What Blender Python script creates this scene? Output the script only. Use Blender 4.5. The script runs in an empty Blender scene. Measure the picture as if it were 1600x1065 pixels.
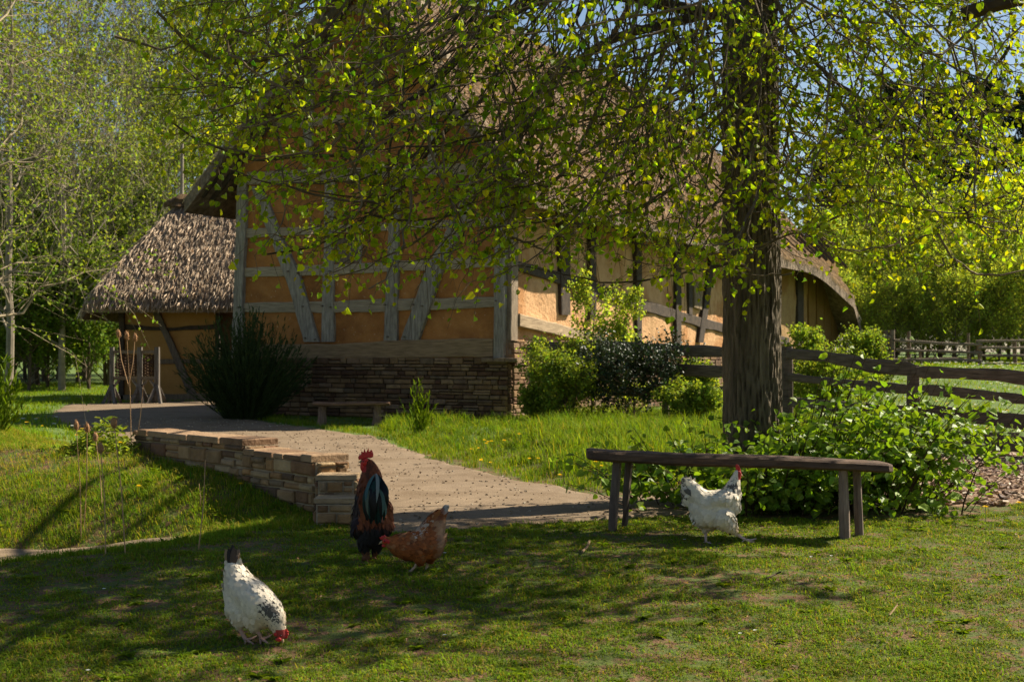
import bpy, math, random
import numpy as np
from mathutils import Vector, Matrix, noise

random.seed(7)
R = np.random.default_rng(7)
S = bpy.context.scene
COL = S.collection
EYE = 1.25
F = 2222.2          # focal length in pixels of the 1600 px wide photograph
HY = 550.0          # horizon row

# ------------------------------------------------------------------ camera
cam = bpy.data.cameras.new("camera")
cam.lens = 50.0
cam.sensor_width = 36.0
cam.shift_y = 17.5 / 1600.0
cam.clip_end = 2000.0
cam.clip_start = 0.1
cam.dof.use_dof = True
cam.dof.focus_distance = 9.0
cam.dof.aperture_fstop = 5.6
camo = bpy.data.objects.new("camera", cam)
COL.objects.link(camo)
camo.location = (0, 0, EYE)
camo.rotation_euler = (math.radians(90), 0, 0)
S.camera = camo

# ------------------------------------------------------------------ light
SUN_DIR = Vector((0.77, 0.40, 0.78)).normalized()      # towards the sun
EL = math.asin(SUN_DIR.z)
AZ = math.atan2(SUN_DIR.x, SUN_DIR.y)
w = bpy.data.worlds.new("World")
S.world = w
w.use_nodes = True
nt = w.node_tree
bg = nt.nodes["Background"]
sky = nt.nodes.new("ShaderNodeTexSky")
sky.sky_type = 'NISHITA'
sky.sun_disc = False
sky.sun_elevation = EL
sky.sun_rotation = AZ
sky.air_density = 1.0
sky.dust_density = 0.6
sky.ozone_density = 1.2
nt.links.new(sky.outputs[0], bg.inputs[0])
bg.inputs[1].default_value = 0.05
sl = bpy.data.lights.new("sun", 'SUN')
sl.energy = 5.0
sl.angle = math.radians(0.55)
sl.color = (1.0, 0.90, 0.72)
so = bpy.data.objects.new("sun", sl)
COL.objects.link(so)
so.rotation_euler = SUN_DIR.to_track_quat('Z', 'Y').to_euler()
so.location = (10, 10, 30)
S.view_settings.view_transform = 'Standard'
S.view_settings.look = 'None'
S.view_settings.gamma = 1.0
S.view_settings.exposure = 1.12
S.cycles.max_bounces = 6
S.cycles.transparent_max_bounces = 4
S.cycles.transmission_bounces = 4
S.cycles.diffuse_bounces = 3
S.cycles.glossy_bounces = 2

# ------------------------------------------------------------------ helpers
def P(px, py, D):
    return Vector(((px - 800) / F * D, D, EYE + (HY - py) / F * D))

def ss(t):
    t = np.clip(t, 0, 1)
    return t * t * (3 - 2 * t)

class VNoise:
    def __init__(self, seed, n=64):
        self.g = np.random.default_rng(seed).random((n, n)); self.n = n
    def __call__(self, x, y):
        x = np.asarray(x, float); y = np.asarray(y, float)
        xi = np.floor(x).astype(int); yi = np.floor(y).astype(int)
        fx = ss(x - xi); fy = ss(y - yi); n = self.n; g = self.g
        a = g[xi % n, yi % n]; b = g[(xi + 1) % n, yi % n]; c = g[xi % n, (yi + 1) % n]; d = g[(xi + 1) % n, (yi + 1) % n]
        return (a * (1 - fx) + b * fx) * (1 - fy) + (c * (1 - fx) + d * fx) * fy
VN = VNoise(3); VN2 = VNoise(11); VN3 = VNoise(23)
def fbm(x, y, s=1.0):
    return (VN(x * s, y * s) + .5 * VN2(x * s * 2.1, y * s * 2.1) + .25 * VN3(x * s * 4.3, y * s * 4.3)) / 1.75

# crest of the lawn, front retaining wall, top of the bank
W0 = np.array([-1.42, 10.35]); W1 = np.array([-3.35, 12.7])
WD = (W1 - W0) / np.linalg.norm(W1 - W0)
WNL = np.array([-WD[1], WD[0]])            # points left of the wall
CRX = [-12, -6, -4, -3.0, -2.1, -1.6, -1.25, 0]
CRY = [4.6, 6.7, 7.75, 8.15, 8.65, 9.35, 9.9, 13]
def wall_x(y): return np.interp(y, [9.7, 10.35, 12.7, 18.6, 24, 30], [-1.36, -1.42, -3.35, -5.3, -8.3, -9.8])
def gz(x, y):
    x = np.asarray(x, float); y = np.asarray(y, float)
    z = np.interp(y, [0, 5, 6, 6.8, 8.4, 9.5, 12, 20, 25, 34, 50, 90, 400], [-.5, -.3, -.2, -.12, .02, .055, .08, .07, .12, .11, .22, .4, .4])
    z = z + .75 * ss((y - 17) / 22) * ss((x - 3.5) / 7)
    # verge bank beside the path
    z = z + .16 * ss((y - 11) / 2.5) * ss((x - (0.9 - (y - 11) * .28)) / 1.2) * (1 - ss((y - 19) / 4)) * (1 - ss((x - 3.2) / 1.5))
    bx = wall_x(y) - x
    zn = np.interp(y, [10.1, 10.6, 11.16, 11.87, 12.7, 13.4], [.05, .12, .25, .31, .42, .12])
    zb = np.interp(y + .12 * (x + 3), [9.9, 10.55, 11.2, 11.9, 12.8, 13.6, 15.5, 19.5, 24], [-.235, -.235, .05, .26, .40, .46, .48, .2, .11])
    ww = ss(bx / 1.9)
    zl = zn * (1 - ww) + zb * ww
    m = ss((y - np.interp(x, CRX, CRY)) / 1.6) * ss(bx / .08) * (x < 0) * (1 - ss((y - 24) / 3))
    z = z * (1 - m) + zl * m
    amp = np.where(m > .4, np.where(y > 11.2, .09, .03), .03)
    z = z + amp * (fbm(x, y, .9) - .5) + .018 * (fbm(x + 9, y, 4.0) - .5) * (y < 25)
    return z
def g1(x, y): return float(gz(x, y))
def G(px, py):
    """point of the ground seen at a pixel of the photograph"""
    D = 5.0
    while D < 200:
        p = P(px, py, D)
        if p.z < g1(p.x, p.y): break
        D *= 1.01
    return p

def setp(o, label=None, cat=None, group=None, kind=None):
    if label: o["label"] = label
    if cat: o["category"] = cat
    if group: o["group"] = group
    if kind: o["kind"] = kind
    return o

def thing(name, label, cat, loc=(0, 0, 0), group=None):
    o = bpy.data.objects.new(name, None)
    o.empty_display_size = .2
    COL.objects.link(o)
    o.location = loc
    return setp(o, label, cat, group)

def link_mesh(name, me, mat, parent=None, local=False):
    o = bpy.data.objects.new(name, me)
    COL.objects.link(o)
    if mat is not None:
        for m in (mat if isinstance(mat, (list, tuple)) else [mat]): me.materials.append(m)
    if parent is not None:
        o.parent = parent
        if not local:
            o.matrix_parent_inverse = Matrix.Translation(-Vector(parent.location))
    return o

def np_mesh(name, V, polys, C=None, smooth=False):
    """V (n,3); polys = list of int arrays (m,k); C = list of (m,3) colours per poly array"""
    me = bpy.data.meshes.new(name)
    V = np.ascontiguousarray(V, np.float32)
    me.vertices.add(len(V)); me.vertices.foreach_set("co", V.ravel())
    loops = np.concatenate([p.ravel() for p in polys]).astype(np.int32)
    cnt = np.concatenate([np.full(len(p), p.shape[1]) for p in polys]).astype(np.int32)
    start = np.concatenate([[0], np.cumsum(cnt)[:-1]]).astype(np.int32)
    me.loops.add(len(loops)); me.loops.foreach_set("vertex_index", loops)
    me.polygons.add(len(cnt)); me.polygons.foreach_set("loop_start", start)
    try: me.polygons.foreach_set("loop_total", cnt)
    except Exception: pass
    me.polygons.foreach_set("use_smooth", np.full(len(cnt), smooth))
    if C is not None:
        cc = np.concatenate(C); cc = np.concatenate([cc, np.ones((len(cc), 1))], 1).astype(np.float32)
        at = me.attributes.new("tint", 'FLOAT_COLOR', 'FACE')
        at.data.foreach_set("color", cc.ravel())
    me.update(calc_edges=True)
    me.validate()
    return me

class MB:
    def __init__(s): s.v = []; s.f = []; s.c = []
    def add(s, vs, fs, col=(1, 1, 1)):
        n = len(s.v); s.v += [tuple(v) for v in vs]
        for f in fs: s.f.append(tuple(i + n for i in f)); s.c.append(col)
    def box(s, c, ax, ay, az, col=(1, 1, 1), ch=0.0):
        """box from centre and three half axes; chamfered on the ay side if ch"""
        c = Vector(c); ax = Vector(ax); ay = Vector(ay); az = Vector(az)
        vs = [c + ax * i + ay * j + az * k for j in (-1, 1) for k in (-1, 1) for i in (-1, 1)]
        if not ch:
            s.add(vs, [(0, 1, 3, 2), (4, 6, 7, 5), (0, 4, 5, 1), (2, 3, 7, 6), (0, 2, 6, 4), (1, 5, 7, 3)], col)
        else:
            k1 = 1 - ch / max(ax.length, 1e-4); k2 = 1 - ch / max(az.length, 1e-4); k3 = 1 - ch / max(ay.length, 1e-4)
            back = vs[:4]
            mid = [c + ax * i + ay * k3 + az * k for k in (-1, 1) for i in (-1, 1)]
            fr = [c + ax * i * k1 + ay + az * k * k2 for k in (-1, 1) for i in (-1, 1)]
            V = back + mid + fr
            s.add(V, [(0, 1, 3, 2), (0, 4, 5, 1), (2, 3, 7, 6), (0, 2, 6, 4), (1, 5, 7, 3),
                      (4, 8, 9, 5), (6, 7, 11, 10), (4, 6, 10, 8), (5, 9, 11, 7), (8, 10, 11, 9)], col)
    def prism(s, poly, ex, col=(1, 1, 1)):
        n = len(poly); ex = Vector(ex)
        vs = [Vector(p) for p in poly] + [Vector(p) + ex for p in poly]
        fs = [tuple(range(n)), tuple(range(2 * n - 1, n - 1, -1))] + [(i, i + n, (i + 1) % n + n, (i + 1) % n) for i in range(n)]
        s.add(vs, fs, col)
    def tube(s, pts, rad, n=8, col=(1, 1, 1), flat=1.0, wob=0.0):
        pts = [Vector(p) for p in pts]; m = len(pts)
        if not hasattr(rad, '__len__'): rad = [rad] * m
        vs = []
        up = Vector((0, 0, 1))
        for i, p in enumerate(pts):
            d = (pts[min(i + 1, m - 1)] - pts[max(i - 1, 0)]).normalized()
            a = d.cross(up)
            if a.length < .05: a = d.cross(Vector((0, 1, 0)))
            a.normalize(); b = a.cross(d).normalized()
            for k in range(n):
                t = 2 * math.pi * k / n
                rr = rad[i] * (1 + (noise.noise(p * 7 + Vector((k, 0, 0))) * wob if wob else 0))
                vs.append(p + a * math.cos(t) * rr * flat + b * math.sin(t) * rr)
        fs = [(i * n + k, i * n + (k + 1) % n, (i + 1) * n + (k + 1) % n, (i + 1) * n + k) for i in range(m - 1) for k in range(n)]
        fs += [tuple(range(n - 1, -1, -1)), tuple(range((m - 1) * n, m * n))]
        s.add(vs, fs, col)
    def ball(s, c, r, n=10, m=7, col=(1, 1, 1)):
        c = Vector(c); r = (r, r, r) if not hasattr(r, '__len__') else r
        vs = [c + Vector((0, 0, r[2]))]
        for i in range(1, m):
            for k in range(n):
                a = math.pi * i / m; b = 2 * math.pi * k / n
                vs.append(c + Vector((r[0] * math.sin(a) * math.cos(b), r[1] * math.sin(a) * math.sin(b), r[2] * math.cos(a))))
        vs.append(c - Vector((0, 0, r[2])))
        fs = [(0, 1 + k, 1 + (k + 1) % n) for k in range(n)]
        for i in range(m - 2):
            for k in range(n):
                a = 1 + i * n + k; b = 1 + i * n + (k + 1) % n
                fs.append((a, a + n, b + n, b))
        L = len(vs) - 1; o = 1 + (m - 2) * n
        fs += [(L, o + (k + 1) % n, o + k) for k in range(n)]
        s.add(vs, fs, col)
    def build(s, name, mat, parent=None, smooth=False, local=False):
        me = bpy.data.meshes.new(name)
        me.from_pydata(s.v, [], s.f)
        at = me.attributes.new("tint", 'FLOAT_COLOR', 'FACE')
        at.data.foreach_set("color", np.array([(*c, 1) for c in s.c], np.float32).ravel())
        if smooth: me.polygons.foreach_set("use_smooth", [True] * len(me.polygons))
        me.update()
        return link_mesh(name, me, mat, parent, local)

# ------------------------------------------------------------------ materials
def mat(name, c1, c2=None, scale=4.0, rough=.85, bump=0.0, bscale=None, trans=0.0, stretch=(1, 1, 1), spec=.3, detail=6,
        tint=True, fac=(.3, .7), metal=0.0, c3=None, s3=1.0, f3=(.5, .6), tcol=None, spots=None, bstretch=None):
    m = bpy.data.materials.new(name); m.use_nodes = True
    n = m.node_tree.nodes; L = m.node_tree.links
    b = n["Principled BSDF"]; out = n["Material Output"]
    b.inputs["Roughness"].default_value = rough
    b.inputs["Specular IOR Level"].default_value = spec
    b.inputs["Metallic"].default_value = metal
    tc = n.new("ShaderNodeTexCoord"); mp = n.new("ShaderNodeMapping")
    L.new(tc.outputs["Object"], mp.inputs[0]); mp.inputs["Scale"].default_value = stretch
    def ramp(src, a, z, ca, cb):
        r = n.new("ShaderNodeValToRGB"); r.color_ramp.elements[0].position = a; r.color_ramp.elements[1].position = z
        r.color_ramp.elements[0].color = (*ca, 1); r.color_ramp.elements[1].color = (*cb, 1)
        L.new(src, r.inputs[0]); return r.outputs[0]
    def nz(sc, det, vec):
        t = n.new("ShaderNodeTexNoise"); t.inputs["Scale"].default_value = sc; t.inputs["Detail"].default_value = det
        t.inputs["Roughness"].default_value = .62
        L.new(vec, t.inputs["Vector"]); return t.outputs["Fac"]
    col = ramp(nz(scale, detail, mp.outputs[0]), fac[0], fac[1], c1, c2 or c1)
    if c3:
        msk = ramp(nz(s3, 5, tc.outputs["Object"]), f3[0], f3[1], (0, 0, 0), (1, 1, 1))
        mx = n.new("ShaderNodeMix"); mx.data_type = 'RGBA'; L.new(msk, mx.inputs[0]); L.new(col, mx.inputs[6])
        mx.inputs[7].default_value = (*c3, 1); col = mx.outputs[2]
    if spots:
        sc, a, z, cc = spots
        msk = ramp(nz(sc, 3, tc.outputs["Object"]), a, z, (0, 0, 0), (1, 1, 1))
        mx = n.new("ShaderNodeMix"); mx.data_type = 'RGBA'; L.new(msk, mx.inputs[0]); L.new(col, mx.inputs[6])
        mx.inputs[7].default_value = (*cc, 1); col = mx.outputs[2]
    if tint:
        at = n.new("ShaderNodeAttribute"); at.attribute_name = "tint"
        mx = n.new("ShaderNodeMix"); mx.data_type = 'RGBA'; mx.blend_type = 'MULTIPLY'; mx.inputs[0].default_value = 1
        L.new(col, mx.inputs[6]); L.new(at.outputs["Color"], mx.inputs[7]); col = mx.outputs[2]
    L.new(col, b.inputs["Base Color"])
    if bump:
        bp = n.new("ShaderNodeBump"); bp.inputs["Strength"].default_value = 1.0; bp.inputs["Distance"].default_value = bump
        mp2 = n.new("ShaderNodeMapping"); L.new(tc.outputs["Object"], mp2.inputs[0]); mp2.inputs["Scale"].default_value = bstretch or stretch
        L.new(nz(bscale or scale * 3, 8, mp2.outputs[0]), bp.inputs["Height"]); L.new(bp.outputs[0], b.inputs["Normal"])
    if trans:
        tr = n.new("ShaderNodeBsdfTranslucent"); ms = n.new("ShaderNodeMixShader"); ms.inputs[0].default_value = trans
        g = n.new("ShaderNodeMix"); g.data_type = 'RGBA'; g.blend_type = 'MULTIPLY'; g.inputs[0].default_value = 1
        L.new(col, g.inputs[6]); g.inputs[7].default_value = (*(tcol or (1.3, 1.25, .6)), 1)
        L.new(g.outputs[2], tr.inputs[0])
        L.new(b.outputs[0], ms.inputs[1]); L.new(tr.outputs[0], ms.inputs[2]); L.new(ms.outputs[0], out.inputs["Surface"])
    return m

M = {}
M['soil'] = mat("lawn_soil", (.11, .055, .026), (.19, .105, .05), 6, .95, .03, 30, tint=False, c3=(.075, .10, .014), s3=11, f3=(.43, .55))
M['far_grass'] = mat("meadow_turf", (.07, .12, .02), (.12, .17, .035), 2.0, .95, .02, 40, tint=False)
M['gravel'] = mat("gravel", (.15, .105, .063), (.225, .162, .102), 7, .95, .005, 60, tint=False, spots=(70, .62, .68, (.36, .28, .19)), c3=(.13, .085, .045), s3=1.6, f3=(.45, .7))
M['chips'] = mat("wood_chips", (.15, .085, .05), (.34, .22, .14), 14, .9, .03, 40, tint=True)
M['grass'] = mat("grass_blade", (.18, .26, .014), (.135, .215, .014), 1.2, .75, 0, trans=.45, spec=.1, tcol=(1.3, 1.2, .4))
M['leaf'] = mat("linden_leaf", (.23, .32, .012), (.31, .39, .018), 2.5, .5, 0, trans=.55, spec=.2, tcol=(1.5, 1.4, .3))
M['leaf2'] = mat("background_leaf", (.20, .28, .03), (.27, .33, .045), .8, .6, 0, trans=.5, spec=.12, tcol=(1.25, 1.2, .5))
M['needle'] = mat("needle", (.025, .045, .018), (.04, .06, .025), 1, .6, 0, trans=.12, spec=.2)
M['bark'] = mat("linden_bark", (.048, .037, .024), (.15, .118, .078), 9, .95, .02, 26, stretch=(1, 1, .22), tint=True, bstretch=(1, 1, .35))
M['twig'] = mat("twig_bark", (.10, .075, .05), (.20, .16, .105), 12, .9, 0, tint=True)
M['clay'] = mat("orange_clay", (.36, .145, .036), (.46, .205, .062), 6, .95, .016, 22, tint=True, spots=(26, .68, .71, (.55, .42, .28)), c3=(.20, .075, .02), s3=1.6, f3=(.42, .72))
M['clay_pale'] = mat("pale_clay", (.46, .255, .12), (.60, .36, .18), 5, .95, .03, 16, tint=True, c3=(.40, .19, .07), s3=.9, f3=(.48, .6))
M['ochre'] = mat("ochre_plaster", (.30, .16, .045), (.37, .205, .065), 3, .95, .006, 20, tint=True)
M['timber'] = mat("weathered_oak", (.16, .13, .10), (.42, .37, .30), 9, .85, .012, 30, stretch=(3, 3, .5), tint=True, bstretch=(4, 4, .4))
M['rail_t'] = mat("weathered_oak_rail", (.22, .165, .105), (.50, .40, .28), 9, .85, .012, 30, stretch=(.4, .4, 5), tint=True, bstretch=(.5, .5, 5))
M['dark_wood'] = mat("dark_timber", (.028, .02, .014), (.08, .055, .038), 8, .85, .01, 30, tint=True)
M['fence_wood'] = mat("fence_wood", (.07, .048, .032), (.22, .165, .12), 8, .9, .015, 26, stretch=(.6, .6, 6), tint=True, bstretch=(.8, .8, 6))
M['bench_wood'] = mat("bench_wood", (.04, .022, .014), (.15, .09, .055), 9, .8, .012, 30, stretch=(.7, 1.5, 6), tint=True, bstretch=(.6, 3, 7))
M['leg_wood'] = mat("leg_wood", (.09, .06, .045), (.23, .17, .13), 10, .85, .008, 30, stretch=(5, 5, .6), tint=True)
M['stone'] = mat("rubble_stone", (.55, .5, .44), (1.0, .95, .88), 7, .9, .02, 22, tint=True)
M['mortar'] = mat("mortar", (.30, .22, .14), (.42, .33, .22), 12, .95, .02, 40, tint=False)
M['dark_mortar'] = mat("dark_joint", (.035, .025, .016), (.08, .055, .035), 12, .95, .02, 40, tint=False)
M['thatch'] = mat("thatch", (.10, .07, .045), (.30, .23, .165), 10, .95, .05, 22, tint=True, c3=(.09, .06, .025), s3=1.2, f3=(.55, .7))
M['straw'] = mat("straw_tuft", (.42, .33, .24), (.72, .60, .47), 5, .8, 0, tint=True, trans=.1, tcol=(1, .9, .7))
M['plume'] = mat("plumage", (.9, .9, .9), (1, 1, 1), 60, .72, 0, tint=True, trans=.12, spec=.25, tcol=(1, .95, .85))
M['gloss'] = mat("glossy_feather", (.85, .85, .85), (1, 1, 1), 60, .4, 0, tint=True, spec=.2)
M['comb'] = mat("comb_skin", (.42, .012, .012), (.58, .03, .02), 60, .5, .002, 200, tint=False, spec=.4)
M['beak'] = mat("beak_horn", (.35, .22, .10), (.5, .35, .18), 60, .45, 0, tint=False)
M['eye'] = mat("eye", (.02, .01, .005), None, 5, .15, 0, tint=False, spec=.6)
M['skin'] = mat("leg_skin", (.5, .3, .22), (.6, .38, .28), 60, .55, 0, tint=False)
M['teasel'] = mat("dry_teasel", (.30, .17, .08), (.42, .26, .14), 40, .85, 0, tint=True)
M['petal'] = mat("petal", (1, 1, 1), None, 5, .6, 0, tint=True, trans=.3, tcol=(1, 1, .8))
M['iron'] = mat("dark_hole", (.01, .008, .006), None, 4, .95, 0, tint=False)

# ------------------------------------------------------------------ geometry generators (numpy)
def unit(a):
    return a / np.maximum(np.linalg.norm(a, axis=-1, keepdims=True), 1e-9)

def leaf_arrays(pos, d, nrm, size, wid=.8, fold=.25, curl=.15):
    """hexagonal folded leaves. pos,d,nrm (n,3) size (n,)"""
    d = unit(d); side = unit(np.cross(d, nrm)); up = np.cross(side, d)
    s = size[:, None]
    b = pos; tip = pos + d * s - up * s * curl
    l1 = pos + d * s * .22 + side * s * wid * .42 + up * s * fold * .5
    l2 = pos + d * s * .62 + side * s * wid * .40 + up * s * (fold * .5 - curl * .3)
    r1 = pos + d * s * .22 - side * s * wid * .42 + up * s * fold * .5
    r2 = pos + d * s * .62 - side * s * wid * .40 + up * s * (fold * .5 - curl * .3)
    V = np.stack([b, l1, l2, tip, r2, r1], 1).reshape(-1, 3)
    n = len(pos); i = np.arange(n)[:, None] * 6
    Q = np.concatenate([i + np.array([[0, 1, 2, 3]]), i + np.array([[0, 3, 4, 5]])], 0)
    return V, Q

def tubes_arrays(lines, radii, k=4):
    """lines (m,p,3), radii (m,p) -> verts, quads"""
    m, p, _ = lines.shape
    d = np.empty_like(lines); d[:, 1:-1] = lines[:, 2:] - lines[:, :-2]; d[:, 0] = lines[:, 1] - lines[:, 0]; d[:, -1] = lines[:, -1] - lines[:, -2]
    d = unit(d)
    ref = np.array([.31, .17, .93]); a = unit(np.cross(d, ref)); b = np.cross(a, d)
    th = np.arange(k) * 2 * np.pi / k
    V = lines[:, :, None, :] + radii[:, :, None, None] * (a[:, :, None, :] * np.cos(th)[None, None, :, None] + b[:, :, None, :] * np.sin(th)[None, None, :, None])
    idx = np.arange(m * p * k).reshape(m, p, k)
    q = np.stack([idx[:, :-1, :], np.roll(idx, -1, 2)[:, :-1, :], np.roll(idx, -1, 2)[:, 1:, :], idx[:, 1:, :]], -1).reshape(-1, 4)
    return V.reshape(-1, 3), q

class NB:
    """numpy mesh accumulator of quads"""
    def __init__(s): s.V = []; s.Q = []; s.C = []; s.n = 0
    def add(s, V, Q, C):
        s.V.append(V); s.Q.append(Q + s.n); s.n += len(V)
        C = np.asarray(C, float)
        if C.ndim == 1: C = np.tile(C, (len(Q), 1))
        s.C.append(C)
    def leaves(s, pos, d, nrm, size, col, **k):
        V, Q = leaf_arrays(pos, d, nrm, size, **k)
        s.add(V, Q, np.concatenate([col, col], 0))
    def build(s, name, mat, parent=None, local=False, smooth=False):
        me = np_mesh(name, np.concatenate(s.V), [np.concatenate(s.Q)], [np.concatenate(s.C)], smooth)
        return link_mesh(name, me, mat, parent, local)

def rdir(n, rng=R):
    return unit(rng.normal(size=(n, 3)))

def tints(n, lo=.7, hi=1.3, warm=.15, rng=R):
    b = rng.uniform(lo, hi, (n, 1)); wv = rng.normal(0, warm, (n, 1))
    return np.clip(b * np.concatenate([1 + wv, np.ones((n, 1)), 1 - wv * .4], 1), 0.02, 3)

def blades(pos, h, lean, wid, col, rng=R):
    """grass blades with a bent tip: 5 vertices = quad + folded tip quad"""
    n = len(pos); a = rng.uniform(0, 2 * np.pi, n)
    side = np.stack([np.cos(a), np.sin(a), np.zeros(n)], 1)
    fw = np.stack([-np.sin(a), np.cos(a), np.zeros(n)], 1)
    up = np.array([0, 0, 1.0])
    h = h[:, None]; wd = wid[:, None]; ln = lean[:, None]
    b0 = pos - side * wd; b1 = pos + side * wd
    mpt = pos + up * h * .6 + fw * ln * h * .3
    m0 = mpt - side * wd * .75; m1 = mpt + side * wd * .75
    tip = pos + up * h * (1 - .3 * np.minimum(ln, 1.5)) + fw * ln * h
    t0 = tip - side * wd * .08; t1 = tip + side * wd * .08
    V = np.stack([b0, b1, m1, m0, t1, t0], 1).reshape(-1, 3)
    i = np.arange(n)[:, None] * 6
    Q = np.concatenate([i + np.array([[0, 1, 2, 3]]), i + np.array([[3, 2, 4, 5]])], 0)
    return V, Q, np.concatenate([col, col], 0)

# ------------------------------------------------------------------ paths
def resample(pl, n):
    pl = np.array(pl, float); d = np.r_[0, np.cumsum(np.linalg.norm(np.diff(pl, axis=0), axis=1))]
    t = np.linspace(0, d[-1], n); return np.stack([np.interp(t, d, pl[:, i]) for i in range(2)], 1)
PL = [(-9.6, 30.5), (-9.0, 28), (-8.0, 24.6), (-6.6, 21.5), (-5.1, 18.6), (-3.6, 14.6), (-2.95, 12.7), (-1.12, 10.4), (-1.04, 9.6), (-.77, 9.36), (-.44, 9.55), (.14, 9.85), (.7, 10.15), (1.3, 10.35), (2.4, 10.8)]
PR = [(-6.0, 33.6), (-6.0, 30), (-5.6, 27.0), (-3.9, 23.0), (-2.8, 21.3), (-1.75, 19.4), (-1.25, 17.2), (-.9, 15.8), (-.53, 14.6), (-.1, 13.4), (.28, 12.5), (.8, 11.5), (1.4, 11.5), (2.4, 11.9)]
def inpoly(x, y, poly):
    x = np.asarray(x); y = np.asarray(y); c = np.zeros(x.shape, bool); n = len(poly); j = n - 1
    for i in range(n):
        xi, yi = poly[i]; xj, yj = poly[j]
        c ^= ((yi > y) != (yj > y)) & (x < (xj - xi) * (y - yi) / (yj - yi + 1e-12) + xi)
        j = i
    return c
def segdist(x, y, pl):
    best = np.full(np.shape(x), 1e9)
    for (x0, y0), (x1, y1) in zip(pl[:-1], pl[1:]):
        dx, dy = x1 - x0, y1 - y0; t = np.clip(((x - x0) * dx + (y - y0) * dy) / (dx * dx + dy * dy), 0, 1)
        best = np.minimum(best, np.hypot(x - x0 - t * dx, y - y0 - t * dy))
    return best
PATH_POLY = PL + PR[::-1]
CHIP_POLY = [(2.9, 11.0), (3.4, 11.0), (3.75, 10.95), (4.3, 11.3), (6.0, 11.9), (9, 12.6), (9, 17.0), (6.2, 15.9), (5.2, 16.4), (4.4, 16.9), (3.2, 15.5)]
def low_path(x, y):
    yc = 10.22 - .12 * (x + 3) ; return (np.abs(y - yc) < .30 * ss((-2.2 - x) / .6)) & (x < -2.2)

def edge_noise(pl, amp=.07):
    out = []
    for i, (x, y) in enumerate(resample(pl, 150)):
        out.append((x + amp * (noise.noise(Vector((x * 2.3, y * 2.3, 0)))) * 2, y + amp * noise.noise(Vector((x * 2.3, y * 2.3, 5))) * 2))
    return np.array(out)

def sheet(name, A, B, m, dz, material, col=None):
    t = np.linspace(0, 1, m)[None, :, None]
    g = A[:, None, :] * (1 - t) + B[:, None, :] * t
    z = gz(g[..., 0], g[..., 1]) + dz
    z[:, 0] -= .03; z[:, -1] -= .03
    V = np.concatenate([g, z[..., None]], -1).reshape(-1, 3)
    idx = np.arange(len(V)).reshape(len(A), m)
    Q = np.stack([idx[:-1, :-1], idx[:-1, 1:], idx[1:, 1:], idx[1:, :-1]], -1).reshape(-1, 4)
    C = np.ones((len(Q), 3))
    o = link_mesh(name, np_mesh(name, V, [Q], [C], True), material)
    return setp(o, kind="structure")

# ------------------------------------------------------------------ ground
def axis(lo, a, b, hi, step):
    mid = np.arange(a, b, step)
    l = []; x = a; s = step
    while x > lo: s *= 1.13; x -= s; l.append(x)
    r = []; x = mid[-1]; s = step
    while x < hi: s *= 1.13; x += s; r.append(x)
    return np.array(l[::-1] + list(mid) + r)
gx = axis(-500, -8, 7, 500, .09); gy = axis(-40, 4.5, 20, 900, .09)
X, Y = np.meshgrid(gx, gy, indexing='xy')
Z = gz(X, Y)
V = np.stack([X, Y, Z], -1).reshape(-1, 3)
idx = np.arange(X.size).reshape(X.shape)
Q = np.stack([idx[:-1, :-1], idx[:-1, 1:], idx[1:, 1:], idx[1:, :-1]], -1).reshape(-1, 4)
cen = V[Q].mean(1)
me = np_mesh("ground", V, [Q], None, True)
ground = link_mesh("ground", me, [M['soil'], M['far_grass']])
far = ((cen[:, 1] > 17) | (np.abs(cen[:, 0]) > 10)).astype(np.int32)
me.polygons.foreach_set("material_index", far)
setp(ground, kind="structure")

gp = sheet("gravel_path", edge_noise(PL), edge_noise(PR), 26, .022, M['gravel'])
lx = np.linspace(-2.2, -16, 90); lw_ = .30 * ss((-2.2 - lx) / .6)
A = np.stack([lx, 10.22 - .12 * (lx + 3) - lw_ - .03 + .08 * VN(lx * 1.7, lx * 0)], 1); B = np.stack([lx, 10.22 - .12 * (lx + 3) + lw_ + .08 * VN(lx * 1.9, lx * 0 + 5)], 1)
sheet("lower_path", A, B, 10, .02, M['gravel'])
cA = resample([(2.5, 11.0), (3.4, 10.95), (3.75, 10.9), (4.3, 11.15), (6.0, 11.6), (9, 12.4)], 60)
cB = resample([(2.5, 15.5), (4.4, 17.2), (5.2, 16.7), (6.2, 16.2), (9, 17.0)], 60)
sheet("wood_chip_ground", edge_noise(cA, .06)[::3][:50], edge_noise(cB, .06)[::3][:50], 30, .02, M['chips'])
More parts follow.
